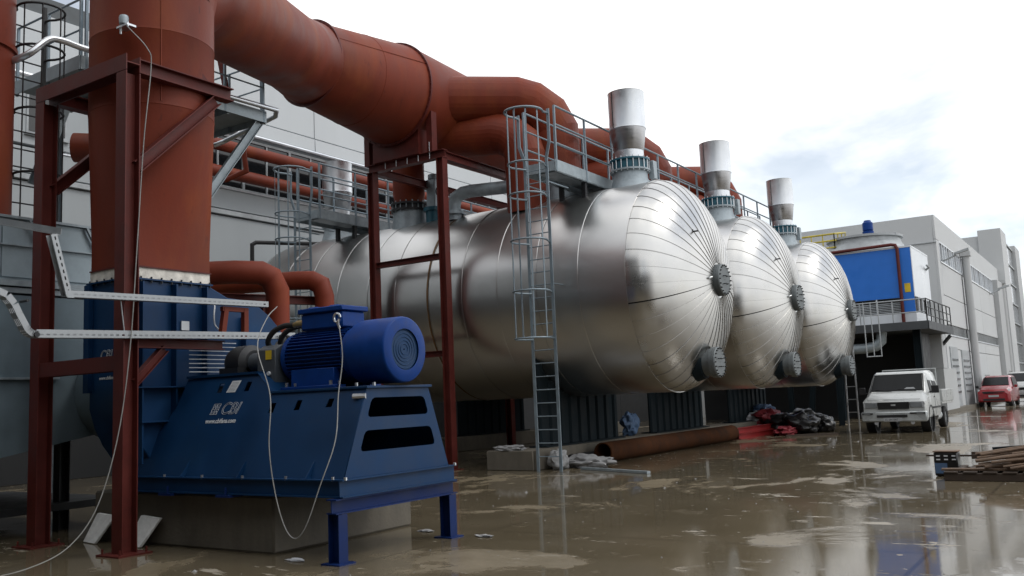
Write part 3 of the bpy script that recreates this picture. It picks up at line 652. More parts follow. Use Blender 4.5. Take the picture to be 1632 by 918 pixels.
for x in (-6.9, -7.6, -8.3, -9.0, -9.7): bo.cyl((x, 6.96, .83), (x, 6.96, .875), .016, 6)
bo.cyl((-6.74, 6.98, .84), (-6.74, 6.98, .87), .018, 6).cyl((-6.74, 8.84, .84), (-6.74, 8.84, .87), .018, 6).cyl((-6.80, 7.38, 1.7), (-6.94, 7.33, 1.7), .03, 8)
part('bolts', bo, 'galv_bright', fan, kind='stuff')
# lettering and labels on the sloped side (outer side is -Y)
nrm = Vector((1, 0, 0)).cross(sv)
def onside(x, v, e=.009): return frame(Vector((x, yb0, zb))+sv*v+nrm*e, (1, 0, 0), sv)
text('logo_lettering', 'CBI', .215, onside(-9.12, SLN-.235), 'white_print', fan, outline=.0026, shear=.28, label='outlined white italic letters CBI')
text('web_address', 'www.cbifans.com', .078, onside(-9.34, SLN-.345), 'white_print', fan, shear=.15, label='small white web address www.cbifans.com', bold=.002)
lg = []
o0 = onside(-9.30, SLN-.235); mb = MB()
def pl(pts):
    q = [o0 @ Vector((x+y*.28, y, 0)) for x, y in pts]; mb.tube(q, .0024, 4)
pl([(0, 0), (.12, 0), (.12, .135), (0, .135), (0, 0)]); pl([(.06, 0), (.06, .135)]); pl([(0, .067), (.12, .067)])
pl([(.012, .08), (.03, .12), (.05, .08)]); pl([(.07, .12), (.09, .08), (.11, .12)]); pl([(.012, .05), (.03, .012), (.05, .05)]); pl([(.07, .012), (.09, .05), (.11, .012)])
part('logo_emblem', mb, 'white_print', fan)
plate('info_label', [[(0, 0), (.16, 0), (.215, .15), (.055, .15)]], .003, onside(-9.12, SLN+.045, .008), 'label_white', fan)
ln = MB()
for k in range(7): q = [onside(-9.12, SLN+.045, .0105) @ Vector((.02+.02*k*.36+.008, .018+.018*k, 0)), onside(-9.12, SLN+.045, .0105) @ Vector((.145+.0066*k, .018+.018*k, 0))]; ln.tube(q, .0015, 4)
part('label_lines', ln, 'grey_guard', fan)
text('casing_lettering', 'CBI', .17, frame((-10.79, 6.786, 2.315), (1, 0, 0), (0, 0, 1)), 'white_print', fan, outline=.003, shear=.28, label='outlined white letters CBI on the casing edge')
text('casing_address', 'www.cbifans.com', .062, frame((-10.8, 6.7865, 2.06), (1, 0, 0), (0, 0, 1)), 'white_print', fan, shear=.15, bold=.001)
part('rating_plate', MB().box(-10.19, -10.175, 7.55, 7.67, 2.68, 2.80), 'label_white', fan)
# louvre guard, bearing and coupling guard
for k in range(8): part('guard_bar', MB().tube([(-9.95, 7.5, 2.12+k*.055), (-9.95, 8.25, 2.12+k*.055)], .006, 5), 'label_white', fan)
part('bearing_housing', MB().lathe([(-9.55, .05), (-9.55, .20), (-9.47, .23), (-9.25, .23), (-9.2, .16), (-9.2, .05)], (0, 7.93, 2.2), (1, 0, 0), 28).box(-9.55, -9.2, 7.65, 8.2, 2.06, 2.14), 'dark_steel', fan)
part('shaft_cover', MB().lathe([(-9.2, .12), (-8.7, .12)], (0, 7.93, 2.2), (1, 0, 0), 20), 'grey_guard', fan)
cg = part('coupling_guard', MB().prism([(7.6, 1.83), (8.26, 1.83), (8.26, 2.32), (8.15, 2.38), (7.71, 2.38), (7.6, 2.32)], 'x', -8.78, -8.46), 'grey_guard', fan, .01)
part('warning_label', MB().box(-8.62, -8.52, 7.592, 7.598, 2.20, 2.31), 'yellow', cg)
part('inspection_plug', MB().cyl((-8.56, 7.60, 2.03), (-8.56, 7.575, 2.03), .025, 10), 'label_white', cg)
# block
solo('concrete_block', 'concrete foundation block under the blue fan', 'block', MB().box(-11.4, -7.98, 7.12, 9.5, 0, .63), 'concrete', bevel=.025)
# ---------------------------------------------------------------- motor
mo = thing('electric_motor', 'bright blue electric motor with round fan cowl on the skid', 'motor', (-7.6, 7.93, 1.81))
MY, MZ = 7.93, 2.21
part('body', MB().lathe([(-8.47, .05), (-8.47, .24), (-8.40, .30), (-8.33, .30), (-8.33, .27), (-7.40, .27), (-7.40, .31), (-7.3, .31)], (0, MY, MZ), (1, 0, 0), 40), 'blue_motor', mo)
fin = None
for k in range(44):
    a = 2*math.pi*k/44
    if fin is None:
        fin = part('cooling_fin', MB(), 'blue_motor', mo) if 0 else None
        m_ = MB().box(-8.32, -7.41, -.004, .004, .265, .318); me = m_.mesh('cooling_fin'); me.materials.append(MT['blue_motor'])
        fin = me
    o = bpy.data.objects.new('cooling_fin', fin); C.objects.link(o); o.parent = mo; o.location = Vector((0, MY, MZ))-ORG[mo.name]; o.rotation_euler = (a, 0, 0)
part('fan_cowl', MB().lathe([(-7.28, .345), (-7.26, .375), (-6.72, .375), (-6.70, .37), (-6.69, .355), (-6.69, .235)], (0, MY, MZ), (1, 0, 0), 48), 'blue_motor', mo, sharp=45)
gr = part('cowl_grille', MB().lathe([(-6.71, .24), (-6.71, .01)], (0, MY, MZ), (1, 0, 0), 40), 'blue_fan', mo)
for r in (.06, .10, .14, .18, .22): part('grille_ring', MB().lathe([(-6.709, r-.005), (-6.704, r), (-6.709, r+.005)], (0, MY, MZ), (1, 0, 0), 36), 'blue_fan', gr)
for y in (-1, 1): part('foot', MB().box(-8.3, -7.42, MY+y*.30-.1, MY+y*.30+.1, 1.812, 1.85).box(-8.2, -7.5, MY+y*.27-.05, MY+y*.27+.05, 1.85, 2.05), 'blue_motor', mo, .006)
tb = part('terminal_box', MB().box(-8.18, -7.5, 7.76, 8.16, 2.52, 2.72), 'blue_motor', mo, .02)
part('box_lid', MB().box(-8.21, -7.47, 7.73, 8.19, 2.72, 2.78).box(-8.1, -7.95, 7.8, 8.12, 2.78, 2.80).box(-7.75, -7.6, 7.8, 8.12, 2.78, 2.80), 'blue_motor', tb, .015)
part('box_neck', MB().box(-8.1, -7.58, 7.8, 8.1, 2.45, 2.53), 'blue_motor', tb)
part('eyebolt', MB().tube(arc((-7.48, 7.66, 2.62), .05, 0, 340, 12, (1, 0, 0), (0, 0, 1)), .014, 6, False, False).cyl((-7.48, 7.70, 2.5), (-7.48, 7.66, 2.57), .015, 8), 'galv_bright', mo)
for y in (7.82, 8.02): part('cable_gland', MB().cyl((-8.18, y, 2.62), (-8.30, y, 2.62), .042, 12).cyl((-8.30, y, 2.62), (-8.36, y, 2.61), .033, 12), 'brass', mo)
bo = MB()
for x in (-8.22, -7.5):
    bo.cyl((x, 7.56, 1.85), (x, 7.56, 1.90), .02, 6).cyl((x+.12, 7.58, 1.85), (x+.12, 7.58, 1.89), .016, 6)
bo.cyl((-7.0, 7.45, 1.81), (-7.0, 7.45, 1.85), .018, 6).cyl((-6.88, 7.6, 1.81), (-6.88, 7.6, 1.85), .02, 6)
part('bolts', bo, 'galv_bright', mo, kind='stuff')
for y, k in ((7.82, 0), (8.02, .03)):
    solo('power_cable', 'thick black cable arching from the %s motor gland to the cable tray' % ('front' if k == 0 else 'rear'), 'cable', MB().tube([tuple(q) for q in smooth([(-8.36, y, 2.61), (-8.5, y-.03, 2.61), (-8.66, y-.06, 2.55), (-8.76, y-.06, 2.44), (-8.80, y+.02, 2.36), (-8.92, y+.2+k, 2.36), (-9.2, y+.5+k, 2.45), (-9.5, 8.7+k*4, 2.55), (-9.66, 8.75+k*4, 2.60)], 5)], .034, 10), 'rubber')
# ---------------------------------------------------------------- cable trays
def tray(t, y0, y1, z0, z1, x, w=.1, h=.07):
    # side wall facing +X with real slots, floor, back wall; runs along Y
    L = math.hypot(y1-y0, z1-z0); n = int(L/.075); hs = []
    for k in range(n):
        u = .03+k*.075
        if u+.045 < L: hs.append(chrect(u, u+.042, .024, .042, .006))
    d = Vector((0, y1-y0, z1-z0)).normalized()
    upv = Vector((1, 0, 0)).cross(d)
    plate('slotted_side', [rect(0, L, 0, h)]+hs, .003, frame((x, y0, z0), d, upv), 'galv_tray', t)
    plate('slotted_side', [rect(0, L, 0, h)], .003, frame((x-w, y0, z0), d, upv), 'galv_tray', t)
    a, b = Vector((x-w/2, y0, z0)), Vector((x-w/2, y1, z1)); part('tray_floor', MB().beam(a, b, w-.006, .004, upv), 'galv_tray', t)
    part('rim', MB().beam(Vector((x-.008, y0, z0))+upv*h, Vector((x-.008, y1, z1))+upv*h, .016, .005, upv), 'galv_tray', t)
t1 = thing('cable_tray', 'upper perforated galvanised cable tray passing the red post', 'cable tray', (-9.6, 7, 2.9), 'perforated cable trays')
tray(t1, 5.68, 8.5, 2.93, 2.99, -9.58)
tray(t1, 5.69, 5.50, 2.95, 3.62, -9.58)
part('tray_bend', MB().box(-9.68, -9.583, 5.62, 5.72, 2.935, 2.94).box(-9.6, -9.578, 5.63, 5.71, 2.92, 3.0), 'galv_tray', t1)
part('upper_run', MB().beam((-9.63, 5.52, 3.62), (-10.9, 5.35, 3.93), .1, .01).beam((-9.62, 5.57, 3.66), (-10.9, 5.40, 3.97), .006, .07).beam((-10.9, 5.38, 3.93), (-12.0, 4.8, 4.0), .12, .01), 'galv_tray', t1)
t2 = thing('cable_tray', 'lower perforated galvanised cable tray ending beside the motor', 'cable tray', (-9.6, 7, 2.4), 'perforated cable trays')
tray(t2, 5.32, 9.02, 2.47, 2.57, -9.62, .11, .085)
bendp = [(5.33-.17*math.sin(R(k*12)), 2.64-.17*math.cos(R(k*12))) for k in range(6)]+[(5.10, 2.70), (5.05, 2.80), (4.98, 2.88), (4.88, 2.92), (4.75, 2.94)]
for k in range(len(bendp)-1):
    (a, b), (c, d) = bendp[k], bendp[k+1]; L = math.hypot(c-a, d-b); e = Vector((0, c-a, d-b)); n_ = Vector((1, 0, 0)).cross(e).normalized()
    plate('bend_floor', [rect(0, L+.004, 0, .11)]+[chrect(.25*L, .75*L, .015+.033*q, .03+.033*q, .003) for q in range(3)], .003, frame((-9.73, a, b), e, (1, 0, 0)), 'galv_tray', t2)
    for x in (-9.73, -9.62): plate('bend_side', [[(0, 0), (L, 0), (L, -.07), (0, -.07)]], .003, frame((x, a, b), e, n_), 'galv_tray', t2)
part('bend_hinge', MB().cyl((-9.74, 5.31, 2.5), (-9.59, 5.31, 2.5), .03, 8).cyl((-9.74, 5.2, 2.86), (-9.59, 5.2, 2.86), .015, 8), 'dark_steel', t2)
part('hanger_rod', MB().cyl((-9.66, 6.38, 2.58), (-9.66, 6.33, 2.95), .008, 6), 'galv_tray', t2)
# ---------------------------------------------------------------- thin wires and sensor
se = thing('sensor', 'small grey sensor head fixed high on the red column', 'sensor', (-10.0, 6.62, 6.45))
part('head', MB().lathe([(0, .02), (0, .055), (.08, .06), (.11, .05), (.12, .01)], (-10.0, 6.56, 6.50), (0, 0, 1), 16), 'galvanised', se)
part('clamp', MB().box(-10.11, -9.89, 6.53, 6.66, 6.46, 6.485).cyl((-10.05, 6.55, 6.38), (-10.05, 6.55, 6.46), .015, 6).cyl((-9.9, 6.55, 6.44), (-9.9, 6.55, 6.5), .012, 6), 'galv_bright', se)
solo('sensor_wire', 'thin grey wire hanging from the sensor past the red post to the ground', 'wire', MB().tube(smooth([(-9.92, 6.54, 6.46), (-9.6, 6.62, 6.1), (-9.58, 6.66, 5.85), (-9.6, 6.58, 4.9), (-9.6, 6.50, 3.6), (-9.6, 6.42, 2.4), (-9.6, 6.28, 1.4), (-9.62, 6.05, .62), (-9.66, 5.75, .22), (-9.7, 5.35, .06), (-9.8, 4.9, .012), (-10, 4.3, .012)]), .0062, 6), 'wire')
solo('signal_wire', 'thin grey wire looping from the upper tray down and up to the motor', 'wire', MB().tube(smooth([(-9.5, 8.58, 2.99), (-8.6, 7.6, 2.7), (-8.1, 7.02, 2.3), (-7.72, 6.86, 1.75), (-7.62, 6.75, 1.2), (-7.5, 6.72, .72), (-7.36, 6.72, .38), (-7.22, 6.73, .27), (-7.08, 6.75, .4), (-6.98, 6.86, .8), (-6.94, 7.05, 1.25), (-7.08, 7.25, 1.72), (-7.25, 7.5, 2.15), (-7.44, 7.64, 2.6)]), .0062, 6), 'wire')
solo('junction_wire', 'short white wire between the two cable trays on the fan', 'wire', MB().tube(smooth([(-10.05, 7.95, 3.1), (-9.95, 7.9, 3.0), (-9.9, 7.85, 2.85), (-9.9, 7.88, 2.72), (-9.8, 7.98, 2.62), (-9.7, 8.15, 2.62)]), .010, 6), 'label_white')
# ---------------------------------------------------------------- intake housing at the left
ih = thing('intake_housing', 'pale blue grey sheet metal intake housing left of the fan', 'housing', (-14, 6, 0))
HXF = -12.5
part('upper_box', MB().box(-16.5, HXF-.03, 2.0, 8.8, 3.52, 4.38), 'sheet_blue', ih)
for i, y in enumerate((2.0, 4.2, 6.4)):
    part('upper_panel', MB().box(HXF-.028, HXF, y+.008, y+2.192, 4.0, 4.36), 'sheet_blue', ih, .005)
    part('middle_panel', MB().box(HXF-.028, HXF, y+.008, y+2.192, 3.55, 3.985), 'sheet_blue', ih, .005)
part('top_angle', MB().box(HXF-.02, HXF+.05, 2, 8.8, 4.365, 4.40), 'galvanised', ih)
part('seam_angle', MB().box(HXF+.002, HXF+.05, 2, 8.8, 3.985, 4.0), 'galvanised', ih)
part('ledge', MB().box(-16.4, HXF+.10, 2, 8.8, 3.42, 3.5).box(-16.4, HXF+.06, 2, 8.8, 3.33, 3.4), 'galvanised', ih)
part('lower_box', MB().prism([(2, .5), (6.45, 1.11), (8.5, 1.47), (8.5, 3.3), (2, 3.3)], 'x', -16.3, HXF+.04), 'sheet_dark', ih)
part('lower_panel', MB().prism([(3.0, .68), (6.30, 1.12), (6.30, 2.15), (3.0, 2.15)], 'x', HXF+.042, HXF+.06), 'sheet_dark', ih)
part('lower_panel', MB().prism([(3.0, 2.17), (7.2, 2.17), (7.2, 3.0), (6.2, 3.24), (3.0, 3.24)], 'x', HXF+.042, HXF+.06), 'sheet_dark', ih)
part('stiffener', MB().box(HXF+.06, HXF+.10, 3, 7.2, 2.145, 2.175), 'galvanised', ih)
part('fold_strip', MB().beam((HXF+.05, 6.75, 4.36), (HXF+.05, 6.95, 4.0), .04, .03), 'galvanised', ih)
part('fold_strip', MB().beam((HXF+.05, 7.6, 4.36), (HXF+.05, 7.85, 3.9), .04, .03), 'galvanised', ih)
part('inlet_duct', MB().lathe([(-12.46, .75), (-11.03, .75)], (0, 8.2, 1.95), (1, 0, 0), 32), 'sheet_dark', ih)
for x in (-13, -16):
    for y in (3.5, 7.6): part('leg', MB().ibeam((x, y, 0), (x, y, 1.3), .16, .16), 'dark_steel', ih)
part('under_shade', MB().box(-16, -12.7, 2.5, 8.4, .30, .40), 'dark_steel', ih)  # dark sheet added to stand for the shade below the housing
# ---------------------------------------------------------------- black caged ladder and service platform at the far left
bl = thing('black_ladder', 'black caged access ladder beside the left hall wall', 'ladder', (-13.9, 7.5, 4.4))
for y in (7.42, 7.95): part('stile', MB().beam((-14.6, y+.15, 4.3), (-14.6, y+.15, 8.9 if y < 7.5 else 8.55), .05, .05), 'black', bl)
rg = part('rung', MB().cyl((-14.6, 7.57, 4.5), (-14.6, 8.1, 4.5), .013, 6), 'black', bl)
for k in range(1, 13): inst('rung', rg, bl, (0, 0, .3*k))
for z in (4.55, 5.5, 6.55, 7.6, 8.3):
    part('cage_hoop', MB().tube([(-14.6, 7.57, z)]+arc((-14.25, 7.84, z), .36, 130, -130, 16, (1, 0, 0), (0, -1, 0))+[(-14.6, 8.1, z)], .02, 6, False), 'black', bl)
for a in (-70, -25, 25, 70): part('cage_bar', MB().beam((-14.25+.36*math.cos(R(a)), 7.84+.36*math.sin(R(a)), 4.5), (-14.25+.36*math.cos(R(a)), 7.84+.36*math.sin(R(a)), 8.3), .03, .01), 'black', bl)
sp = thing('service_platform', 'galvanised bracket platform with handrails behind the red column', 'platform', (-15, 10, 7.5))
part('deck', MB().box(-16.2, -14.02, 8.4, 12.4, 7.55, 7.6), 'galvanised', sp)
part('edge_channel', MB().box(-14.02, -14.0, 8.4, 12.42, 7.42, 7.66).box(-16.2, -14.02, 12.4, 12.42, 7.42, 7.66).box(-16.2, -14.02, 8.38, 8.4, 7.42, 7.66), 'galvanised', sp)
for y in (9.5, 10.5, 11.5): part('joist', MB().ibeam((-16.2, y, 7.47), (-14.05, y, 7.47), .14, .08), 'galvanised', sp)
railing(sp, (-14.02, 8.5, 7.6), (-14.02, 12.35, 7.6), step=1.0, hh=1.1, r=.017, mids=(.55,))
railing(sp, (-16.1, 12.38, 7.6), (-14.1, 12.38, 7.6), step=1.0, hh=1.1, r=.017, mids=(.55,))
railing(sp, (-16.1, 8.45, 7.6), (-14.1, 8.45, 7.6), step=1.0, hh=1.1, r=.017, mids=(.55,))
part('brace', MB().ibeam((-14.1, 12.3, 7.42), (-14.4, 10.85, 5.2), .16, .14, .012), 'galvanised', sp)
part('brace', MB().ibeam((-14.5, 8.6, 7.42), (-15.2, 8.3, 5.6), .16, .14, .012), 'galvanised', sp)
part('column', MB().ibeam((-15.6, 12.1, 0), (-15.6, 12.1, 7.5), .18, .18).ibeam((-15.6, 8.9, 0), (-15.6, 8.9, 7.5), .18, .18), 'galvanised', sp)
solo('drain_pipe', 'bright steel pipe bent round the bracket platform edge', 'pipe', MB().tube([(-13.85, 9.0, 7.62), (-13.85, 12.55, 7.69), (-14.0, 12.66, 7.62), (-15.6, 12.66, 7.40), (-15.75, 12.5, 7.3)], .05, 12), 'galv_bright')
solo('steam_pipe', 'bright steel pipe rising in a bend beside the left riser', 'pipe', MB().tube(smooth([(-14.9, 7.2, 7.25), (-14.0, 7.45, 7.35), (-13.9, 7.75, 7.68), (-13.9, 8.0, 7.76), (-13.8, 8.6, 7.72), (-13.0, 9.6, 7.7)], 5), .055, 12), 'galv_bright')
solo('angled_stay', 'thin red steel stay above the bracket platform', 'stay', MB().ibeam((-14.9, 12.3, 7.6), (-15.0, 12.0, 9.2), .1, .08, .01), 'red_steel')
solo('bent_conduit', 'thin red bent pipe dropping from the platform in front of the wall pipes', 'pipe', MB().tube([(-15.9, 13.4, 7.6), (-15.9, 13.5, 6.95), (-16.2, 13.2, 6.75), (-18, 12.0, 6.7)], .06, 10), 'red_oxide')
# small duct behind the ladder
solo('stub_duct', 'short red horizontal duct stub behind the frame posts', 'duct', MB().tube([(-13.9, 8.25, 6.0), (-13.5, 8.6, 5.98), (-13.38, 8.7, 5.92), (-13.3, 8.78, 5.75), (-13.3, 8.78, 4.3)], .24, 24), 'red_oxide')
# ---------------------------------------------------------------- red bent pipes behind the fan
for lab, pts, r in (('thick red pipe bending down behind the blue fan', [(-12.9, 8.6, 3.78), (-11.6, 9.6, 3.80), (-11.4, 9.95, 3.80), (-11.32, 10.1, 3.72), (-11.28, 10.2, 3.5), (-11.28, 10.2, 1.2)], .19), ('slimmer red pipe bending down between the fan and the nearest tank', [(-13.4, 10.2, 3.78), (-11.7, 11.05, 3.80), (-11.5, 11.18, 3.79), (-11.36, 11.26, 3.70), (-11.32, 11.3, 3.5), (-11.32, 11.3, 1.0)], .165)):
    solo('bent_pipe', lab, 'pipe', MB().tube(pts, r, 20), 'red_oxide', 'bent red pipes behind the fan', sharp=40)
solo('pipe_support', 'red steel portal carrying the bent pipes behind the fan', 'support', MB().ibeam((-12.2, 9.5, 3.45), (-11.5, 11.6, 3.45), .14, .14).ibeam((-11.95, 10.5, 0), (-11.95, 10.5, 3.4), .14, .14).ibeam((-12.2, 9.6, 0), (-12.2, 9.6, 3.4), .14, .14), 'red_steel')
# ---------------------------------------------------------------- fittings on top of the nearest tank
solo('vent_pipe', 'grey elbow pipe lying along the top of the nearest tank', 'pipe', MB().tube([(-14.2, 19.0, 6.35), (-14.2, 19.0, 6.75), (-14.15, 19.0, 6.95), (-13.95, 19.05, 7.06), (-13.7, 19.1, 7.08), (-12.3, 19.4, 7.05)], .17, 16).cyl((-14.2, 19.0, 6.5), (-14.2, 19.0, 6.6), .26, 18), 'galvanised')
gv = thing('gate_valve', 'grey valve with teal base beside the red drop pipe', 'valve', (-15.35, 19.6, 6.5))
part('body', MB().box(-15.5, -15.2, 19.45, 19.75, 6.95, 7.75).cyl((-15.35, 19.6, 7.75), (-15.35, 19.6, 7.9), .15, 14), 'galvanised', gv, .02)
part('base', MB().lathe([(6.5, .24), (6.85, .24), (6.85, .3), (6.95, .3), (6.95, .05)], (-15.35, 19.6, 0), (0, 0, 1), 18), 'teal_paint', gv)
part('handwheel', MB().tube(arc((-15.1, 19.5, 7.35), .12, 0, 330, 12, (0, 1, 0), (0, 0, 1)), .018, 6), 'dark_steel', gv)
solo('black_pipe', 'thin black pipe bracketed on the hall wall behind the rear ladder', 'pipe', MB().tube([(-20.5, 17.6, 5.2), (-20.5, 17.6, 6.35), (-20.45, 17.7, 6.42), (-19.4, 19.2, 6.42)], .06, 8), 'black')
# ---------------------------------------------------------------- far building on the right
BX = -7.4
b2 = thing('production_hall', 'grey panelled production hall with white framed ribbon windows at the far right', 'building', (-14, 66, 0))
part('core', MB().box(-40, BX-.12, 52.86, 84, 0, 10.2), 'joint_dark', b2)
for x0, x1 in ((-40, -24), (-24, -15.6), (-15.6, BX-.115)):
    part('gable_panel', MB().box(x0+.01, x1-.01, 52.72, 52.85, 8.98, 10.46), 'wall_far', b2, .01)
    part('gable_panel', MB().box(x0+.01, x1-.01, 52.72, 52.85, 4.4, 8.95), 'wall_far', b2, .01)
    part('gable_panel', MB().box(x0+.01, x1-.01, 52.72, 52.85, 0, 4.37), 'wall_far', b2, .01)
part('parapet_panel', MB().box(BX-.12, BX, 52.72, 68.4, 9.14, 10.46), 'wall_far', b2, .01)
part('parapet_panel', MB().box(BX-.12, BX, 68.42, 84, 9.14, 10.46), 'wall_far', b2, .01)
part('corner_pier', MB().box(BX-.12, BX, 52.72, 53.55, 0, 9.12), 'wall_far', b2)
bays = [(53.57, 61.4), (61.9, 69.9), (69.95, 78.6)]
for y0, y1 in bays:
    for z0, z1 in ((6.2, 7.93), (4.62, 6.17), (3.3, 3.98), (0, 3.27)):
        part('wall_panel', MB().box(BX-.12, BX, y0, y1, z0, z1), 'wall_far', b2, .01)
    w = part('window', MB().box(BX-.1, BX+.04, y0, y1, 7.95, 8.03).box(BX-.1, BX+.02, y0, y1, 9.05, 9.12), 'tower_white', b2)
    n = 9
    for k in range(n+1): part('mullion', MB().box(BX-.1, BX+.02, y0+(y1-y0)*k/n-.06, y0+(y1-y0)*k/n+.06, 8.03, 9.05), 'tower_white', w)
    for k in range(n): part('pane', MB().box(BX-.09, BX-.06, y0+(y1-y0)*k/n+.06, y0+(y1-y0)*(k+1)/n-.06, 8.03, 9.05), 'glass_sky' if (k*7) % 3 else 'glass_dark', w)
    w = part('louvre_window', MB().box(BX-.1, BX+.04, y0, y1, 3.99, 4.06), 'tower_white', b2)
    n = 16
    for k in range(n): part('pane', MB().box(BX-.09, BX-.05, y0+(y1-y0)*k/n+.03, y0+(y1-y0)*(k+1)/n-.03, 4.06, 4.60), 'lamp_dim', w)
part('pier', MB().box(BX-.1, BX+.35, 78.65, 83.9, 0, 9.12), 'wall_far_b', b2)
for y in (61.65, 82.5): part('drain_pipe', MB().cyl((BX+.3, y, 0), (BX+.3, y, 9.3), .22, 12).box(BX+.02, BX+.6, y-.3, y+.3, 9.1, 9.4), 'wall_far_b', b2)
part('gable_ledge', MB().box(-14.5, BX+.02, 52.66, 52.72, 8.95, 8.99), 'frame_grey', b2)
# doors and louvres at the foot
for y0, y1, z1, m in ((53.6, 56.2, 3.4, 'frame_grey'), (57.8, 60.8, 3.3, 'frame_grey')):
    d = part('louvre_door', MB().box(BX, BX+.06, y0, y1, .15, z1), m, b2)
    for k in range(6): part('slat', MB().box(BX+.06, BX+.10, y0+.3, y1-.3, .9+k*.35, 1.0+k*.35), 'lamp_dim', d)
for y in (54.3, 76.0):
    lp = thing('wall_lamp', '%s street lamp head on the production hall wall' % ('nearer' if y < 60 else 'farther'), 'lamp', (BX, y, 8), 'lamps on the production hall')
    z = 8.35 if y < 60 else 8.1
    part('arm', MB().tube([(BX, y, z-.25), (BX+.2, y, z-.2), (BX+.7, y, z)], .05, 8), 'frame_grey', lp)
    part('head', MB().loft([[(BX+.6+a, y+s*.16*k, z+zz+dz) for s, dz in ((-1, 0), (1, 0), (1, .12), (-1, .12))] for a, k, zz in ((0, .6, 0), (.2, 1, .05), (.75, .8, .2))]), 'frame_grey', lp)
solo('wall_cabinet', 'tall grey cabinet standing under the cooling tower deck edge', 'cabinet', MB().box(-8.6, -7.0, 48.4, 49.6, 2.2, 4.0).box(-8.6, -7.02, 48.4, 52.5, 0, 2.19), 'wall_far_b')
tw = thing('stair_tower', 'taller grey building block with a tall glazed strip behind the production hall', 'building', (-18, 92, 0))
part('block', MB().box(-40, BX+.1, 84.1, 101, 0, 13.4), 'wall_far', tw)
part('pier', MB().box(BX-1.2, BX+.5, 83.9, 88.2, 0, 13.85), 'wall_far', tw)
part('pier', MB().box(BX-1.2, BX+.5, 96.5, 101, 0, 13.85), 'wall_far_b', tw)
for k in range(7):
    z = 1.2+k*1.75; w = part('window', MB().box(BX+.12, BX+.3, 88.22, 96.48, z+1.6, z+1.72), 'frame_grey', tw)
    for j in range(3): part('pane', MB().box(BX+.12, BX+.2, 88.3+j*2.73, 90.95+j*2.73, z, z+1.58), 'glass_sky' if k > 2 else 'lamp_dim', w)
fb3 = thing('distant_hall', 'low pale hall at the end of the yard by the right picture edge', 'building', (0, 118, 0))
part('wall', MB().box(-12, 22, 112, 130, 0, 9.0), 'wall_far', fb3); part('roof_edge', MB().box(-12.2, 22.2, 111.8, 130, 9.0, 9.5), 'frame_grey', fb3)
part('door', MB().box(-3, 2, 111.9, 112, 0, 4), 'lamp_dim', fb3)
# ---------------------------------------------------------------- cooling tower on its deck
DX, DZ = -6.5, 4.06
dk = thing('tower_deck', 'raised dark deck with handrails carrying the blue cooling tower', 'platform', (-11, 45, 0))
part('slab', MB().box(-19, DX, 41.9, 48.7, DZ-.22, DZ), 'deck_dark', dk)
part('edge_beam', MB().box(-19, DX+.02, 41.86, 41.9, DZ-.25, DZ+.1).box(DX, DX+.04, 41.86, 48.74, DZ-.25, DZ+.1), 'deck_dark', dk)
for x in (-7.1, -10.5, -14.5): part('column', MB().ibeam((x, 42.6, 0), (x, 42.6, DZ-.22), .3, .3, .02, (1, 0, 0)), 'saddle_paint', dk)
part('brace', MB().ibeam((DX-.1, 48.6, DZ-.3), (-7.3, 49.2, 3.1), .12, .12), 'deck_dark', dk)
part('back_wall', MB().box(-19, -7.5, 47.6, 47.9, 0, DZ-.22), 'dark_steel', dk)
part('side_wall', MB().box(-7.6, -7.4, 44.6, 47.6, 0, DZ-.22), 'dark_steel', dk)
railing(dk, (-16, 41.95, DZ), (DX-.03, 41.95, DZ), step=1.35, hh=1.05, r=.025, m='tower_grey', mids=(.5,))
railing(dk, (DX-.03, 41.95, DZ), (DX-.03, 48.65, DZ), step=1.1, hh=1.05, r=.025, m='dark_steel', mids=(.35, .7))
ct = thing('cooling_tower', 'blue and white cooling tower on the raised deck', 'cooling tower', (-10, 46, DZ))
TX, TY0, TY1, TX0 = -7.2, 43.7, 48.0, -16.0
part('basin', MB().box(TX0, TX-.02, TY0+.02, TY1-.02, DZ+.01, 4.72), 'tower_white', ct)
part('blue_panel', MB().box(TX0, TX-.55, TY0-.03, TY0, 5.38, 7.62), 'blue_tower', ct)
part('blue_corner', MB().box(TX-.54, TX-.03, TY0-.03, TY0, 4.72, 7.62), 'blue_tower', ct)
for i, x in enumerate((-8.85, -10.0, -11.2, -12.4, -13.6)):
    part('inlet_post', MB().box(x-.03, x+.03, TY0-.02, TY0+.04, 4.72, 5.38), 'tower_white', ct)
for k in range(6): part('louvre', MB().box(TX0, TX-.58, TY0+.05, TY0+.12, 4.76+k*.075, 4.80+k*.075), 'tower_grey', ct)
part('inlet_dark', MB().box(TX0+.1, TX-.1, TY0+.3, TY1-.3, 4.72, 5.4), 'black', ct)
part('fill_box', MB().box(TX0, TX-.03, TY0+.01, TY1, 5.38, 7.6), 'tower_white', ct)
part('white_side', MB().box(TX-.03, TX, TY0-.03, TY1, 5.40, 7.63), 'tower_white', ct)
part('top_trim', MB().box(TX0, TX+.01, TY0-.05, TY1, 7.625, 7.70), 'tower_white', ct)
for y in (44.6, 45.6, 46.6, 47.4): part('side_post', MB().box(TX-.05, TX, y-.05, y+.05, 4.72, 5.40), 'tower_white', ct)
